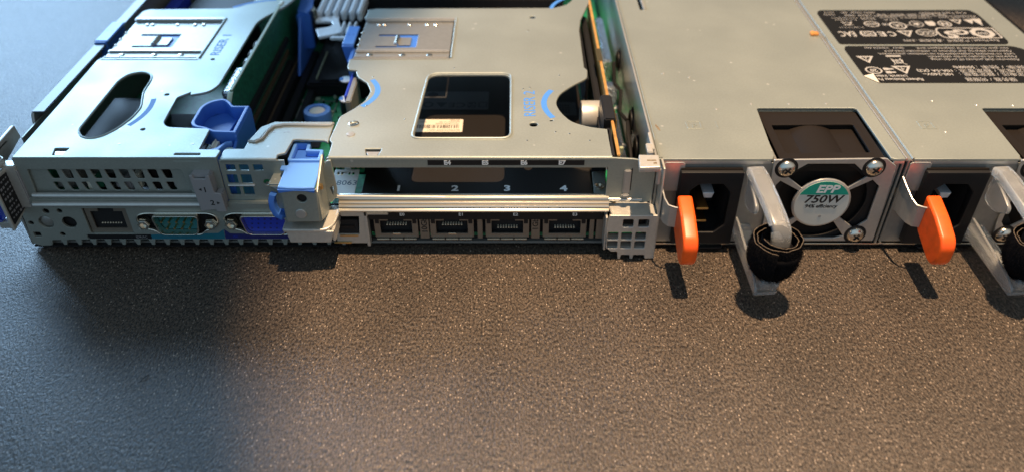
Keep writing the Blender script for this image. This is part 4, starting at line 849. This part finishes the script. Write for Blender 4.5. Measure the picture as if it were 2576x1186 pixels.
    b.box(59.6,81.6,18,18.6,4.6,35.6,'dark',.05); b.box(59.6,63.4,1.2,18,4.6,35.6,'dark',.05); b.box(78.2,81.6,1.2,18,4.6,35.6,'dark',.05); b.box(63.4,78.2,1.2,18,4.6,9.4,'dark',.05)
    b.box(59.6,81.6,-.6,.4,35.9,36.5,'fan',.2)
    il = b.build('mains_inlet', p)
    for (x, z, r) in ((71.8,22.4,0),(70.6,18,1),(70.6,12.4,1)):
        b = MB()
        if r: b.box(x-2.8,x+1.6,1,16,z-.45,z+.45,'gold',.2)
        else: b.plate('y', rp([(x-2.2,z+1.4),(x+2.2,z+1.4),(x+1.4,z-1),(x-1.4,z-1)], .3), 3, 16, 'silver', bev=.3)
        b.build('pin', il)
    b = MB()                                                                         # bent steel spring and orange release tab
    b.tube([(52.6,.5,32.4),(52.9,-3,31.0),(53.6,-8,28.9),(54.6,-10.5,28.0),(56.6,-11.5,27.8),(58.6,-12,27.7)], .34, 'steel_s')
    sp_ = b
    pth = [(52.6,.6),(53.0,-4),(53.8,-8.6),(55.2,-10.8),(58.4,-11.6)]
    vs = []
    for x, y in pth: vs += [(x,y,19.0+(-y)*.0),(x,y,31.8+y*.36)]
    b.tris(vs, [(2*i,2*i+2,2*i+3,2*i+1) for i in range(4)], 'steel_s')
    b.build('spring_clip', p)
    b = MB(); tab = rp([(-8.6,31.2),(-18,28.8),(-26.0,25.4),(-27.8,22.6),(-27.8,16.4),(-25.4,13.4),(-22.4,13.0),(-10.4,17.2),(-8.4,20)], [1.2,2,1.6,2,3,2,2,2,2])
    b.plate('x', tab, 57.6, 62.8, 'orange', bev=1.0, res=3)
    b.build('release_tab', p)
    b = MB()                                                                         # frosted pull handle
    loop = [(86.0,.2,35.2),(86.4,-3.6,35.4),(87.6,-12,33.6),(89.2,-23,30.4),(89.8,-26.2,28.6),(89.8,-27.4,25.6),(89.2,-28.4,21.4),(88.2,-30.6,16.0),(87.2,-33.0,11.6),(86.4,-32.4,9.6),(86.0,-28,9.2),(85.8,-14,9.4),(85.6,-2,9.6),(85.6,.6,9.8)]
    dn = []
    for i in range(len(loop)-1):
        for k in range(3):
            t_ = k/3; dn.append(tuple(Vector(loop[i]).lerp(Vector(loop[i+1]), t_)))
    dn.append(loop[-1])
    for _ in range(2): dn = [dn[0]] + [tuple((Vector(dn[i-1])+Vector(dn[i])*2+Vector(dn[i+1]))/4) for i in range(1,len(dn)-1)] + [dn[-1]]
    b.sweep(dn, 6.4, 3.5, 'clear', rad=.3)
    b.plate('x', rp([(-1,34),(-6,33.4),(-15,30.2),(-15.4,27.6),(-9,24),(-4,23.4),(-1,25)], 1.4), 83.4, 84.8, 'clear', bev=.4)
    b.plate('x', rp([(-.5,16),(-4,16),(-30,13),(-35,11),(-35.2,8.8),(-32,7.8),(-3,7.6),(-.5,8)], 1.2), 82.0, 83.0, 'clear', bev=.4)
    b.plate('z', rp([(82.2,-34.6),(90.2,-34.0),(91,-29),(90.6,-1),(82.2,-1)], 1), 7.4, 8.6, 'clear', bev=.3)
    b.build('pull_handle', p)
    return p
DX = 86.6
ps = power_supply()
ps2 = copy_tree(ps, None, DX); ps2['label'] = 'right power supply, mostly beside the frame edge, below the black rating labels'

# ------------------------------------------------------------------ hook-and-loop straps rolled on the handles
def strap():
    cx, cy = 88.2, -29.2
    b = MB(); turns = 2.6; n = 150
    def rad(t, z):                                                                   # spiral radius squeezed towards the rims
        r = 5.0 + 4.5*t
        q = (z-21.5)/8.5
        return r*(1 - .52*max(0,-q)**2.2*(t**.5) - .20*max(0,q)**2.2*t)
    zs = [11.6,12.6,14,16,18.4,21,23.4,25.4,27.0,27.9]
    rng = random.Random(3)
    vs = []; fs = []
    for i in range(n+1):
        t_ = i/n; a = 2*math.pi*turns*t_ + .7
        for j, z in enumerate(zs):
            zz_ = z + (1.6*math.sin(a*.5+1)*.5 - 1.5*t_ + .9 if j == len(zs)-1 else 0)
            r = rad(t_, z) + .12*math.sin(9*a+z) 
            vs.append((cx + r*math.cos(a), cy + r*math.sin(a)*.97, zz_ - (1.0-t_)*.0))
    m_ = len(zs)
    for i in range(n):
        for j in range(m_-1): fs.append((i*m_+j, i*m_+m_+j, i*m_+m_+j+1, i*m_+j+1))
    b.tris(vs, fs, 'strap')
    # second skin gives the strap thickness
    vs2 = [(cx+(x-cx)*.9, cy+(y-cy)*.9, z-.1) for x, y, z in vs]; b.tris(vs2, fs, 'strap')
    b.plate('z', circ(cx, cy, 8.3, 30), 22.5, 24.5, 'strap', bev=.5)
    # pile
    tv, tf = [], []
    for k in range(15000):
        i = rng.randrange(n//3, n); j = rng.randrange(m_-1); q = Vector(vs[i*m_+j]).lerp(Vector(vs[(i+1)*m_+j]), rng.random()).lerp(Vector(vs[i*m_+j+1]), rng.random())
        d = Vector((q.x-cx, q.y-cy, rng.uniform(-4,3))).normalized() + Vector((rng.uniform(-.7,.7), rng.uniform(-.7,.7), rng.uniform(-.9,.5)))
        L_ = rng.uniform(.4,1.2); s_ = Vector((rng.uniform(-1,1), rng.uniform(-1,1), rng.uniform(-1,1))).normalized()*.07
        o_ = len(tv); tv += [tuple(q-s_), tuple(q+s_), tuple(q+d.normalized()*L_)]; tf.append((o_,o_+1,o_+2))
    b.tris(tv, tf, 'strap')
    base = thing('cable_strap', 'black hook-and-loop strap rolled around the frosted handle beside the EPP 750W badge', 'cable strap', (cx, cy, 13), 'straps rolled on the power supply handles')
    b.build('rolled_band', base)
    e = MB(); pts = [vs[i*m_+m_-1] for i in range(n//6, n+1)]
    e.tube([(x+rng.uniform(-.1,.1), y+rng.uniform(-.1,.1), z+.25+rng.uniform(-.12,.12)) for x, y, z in pts], .13, 'tan', seg=4); e.build('woven_edge', base)
    return base
st = strap()
st2 = copy_tree(st, None, DX); st2['label'] = 'black hook-and-loop strap rolled around the handle at the right edge of the frame'

# ------------------------------------------------------------------ crumb on the cover
b = MB(); b.plate('z', rp([(133.9,101.4),(137.6,101.6),(137.4,104.2),(136.2,103.8),(135.4,104.8),(134.0,104)], .4), 40.0, 41.4, 'tan', bev=.4)
M['crumb'] = mat('orange_crumb', (.55,.22,.05), .7, noise=(1,.3)); b.mats[0] = M['crumb']
o = b.build('crumb', None, origin=(135.8,103,40)); o['label'] = 'small orange-brown crumb lying on the steel power supply cover'; o['category'] = 'crumb'

b = MB(); b.tube([(-117.2,-66.4,.12),(-116.8,-65.6,.4),(-116.0,-64.9,.5),(-115.6,-63.8,.2)], .12, 'inkk')
o = b.build('lint', None, origin=(-116.5,-65,0)); o['label'] = 'tiny dark fibre lying on the blue-lit left part of the table'; o['category'] = 'fibre'

for o in bpy.data.objects:
    if '_o' in o: del o['_o']
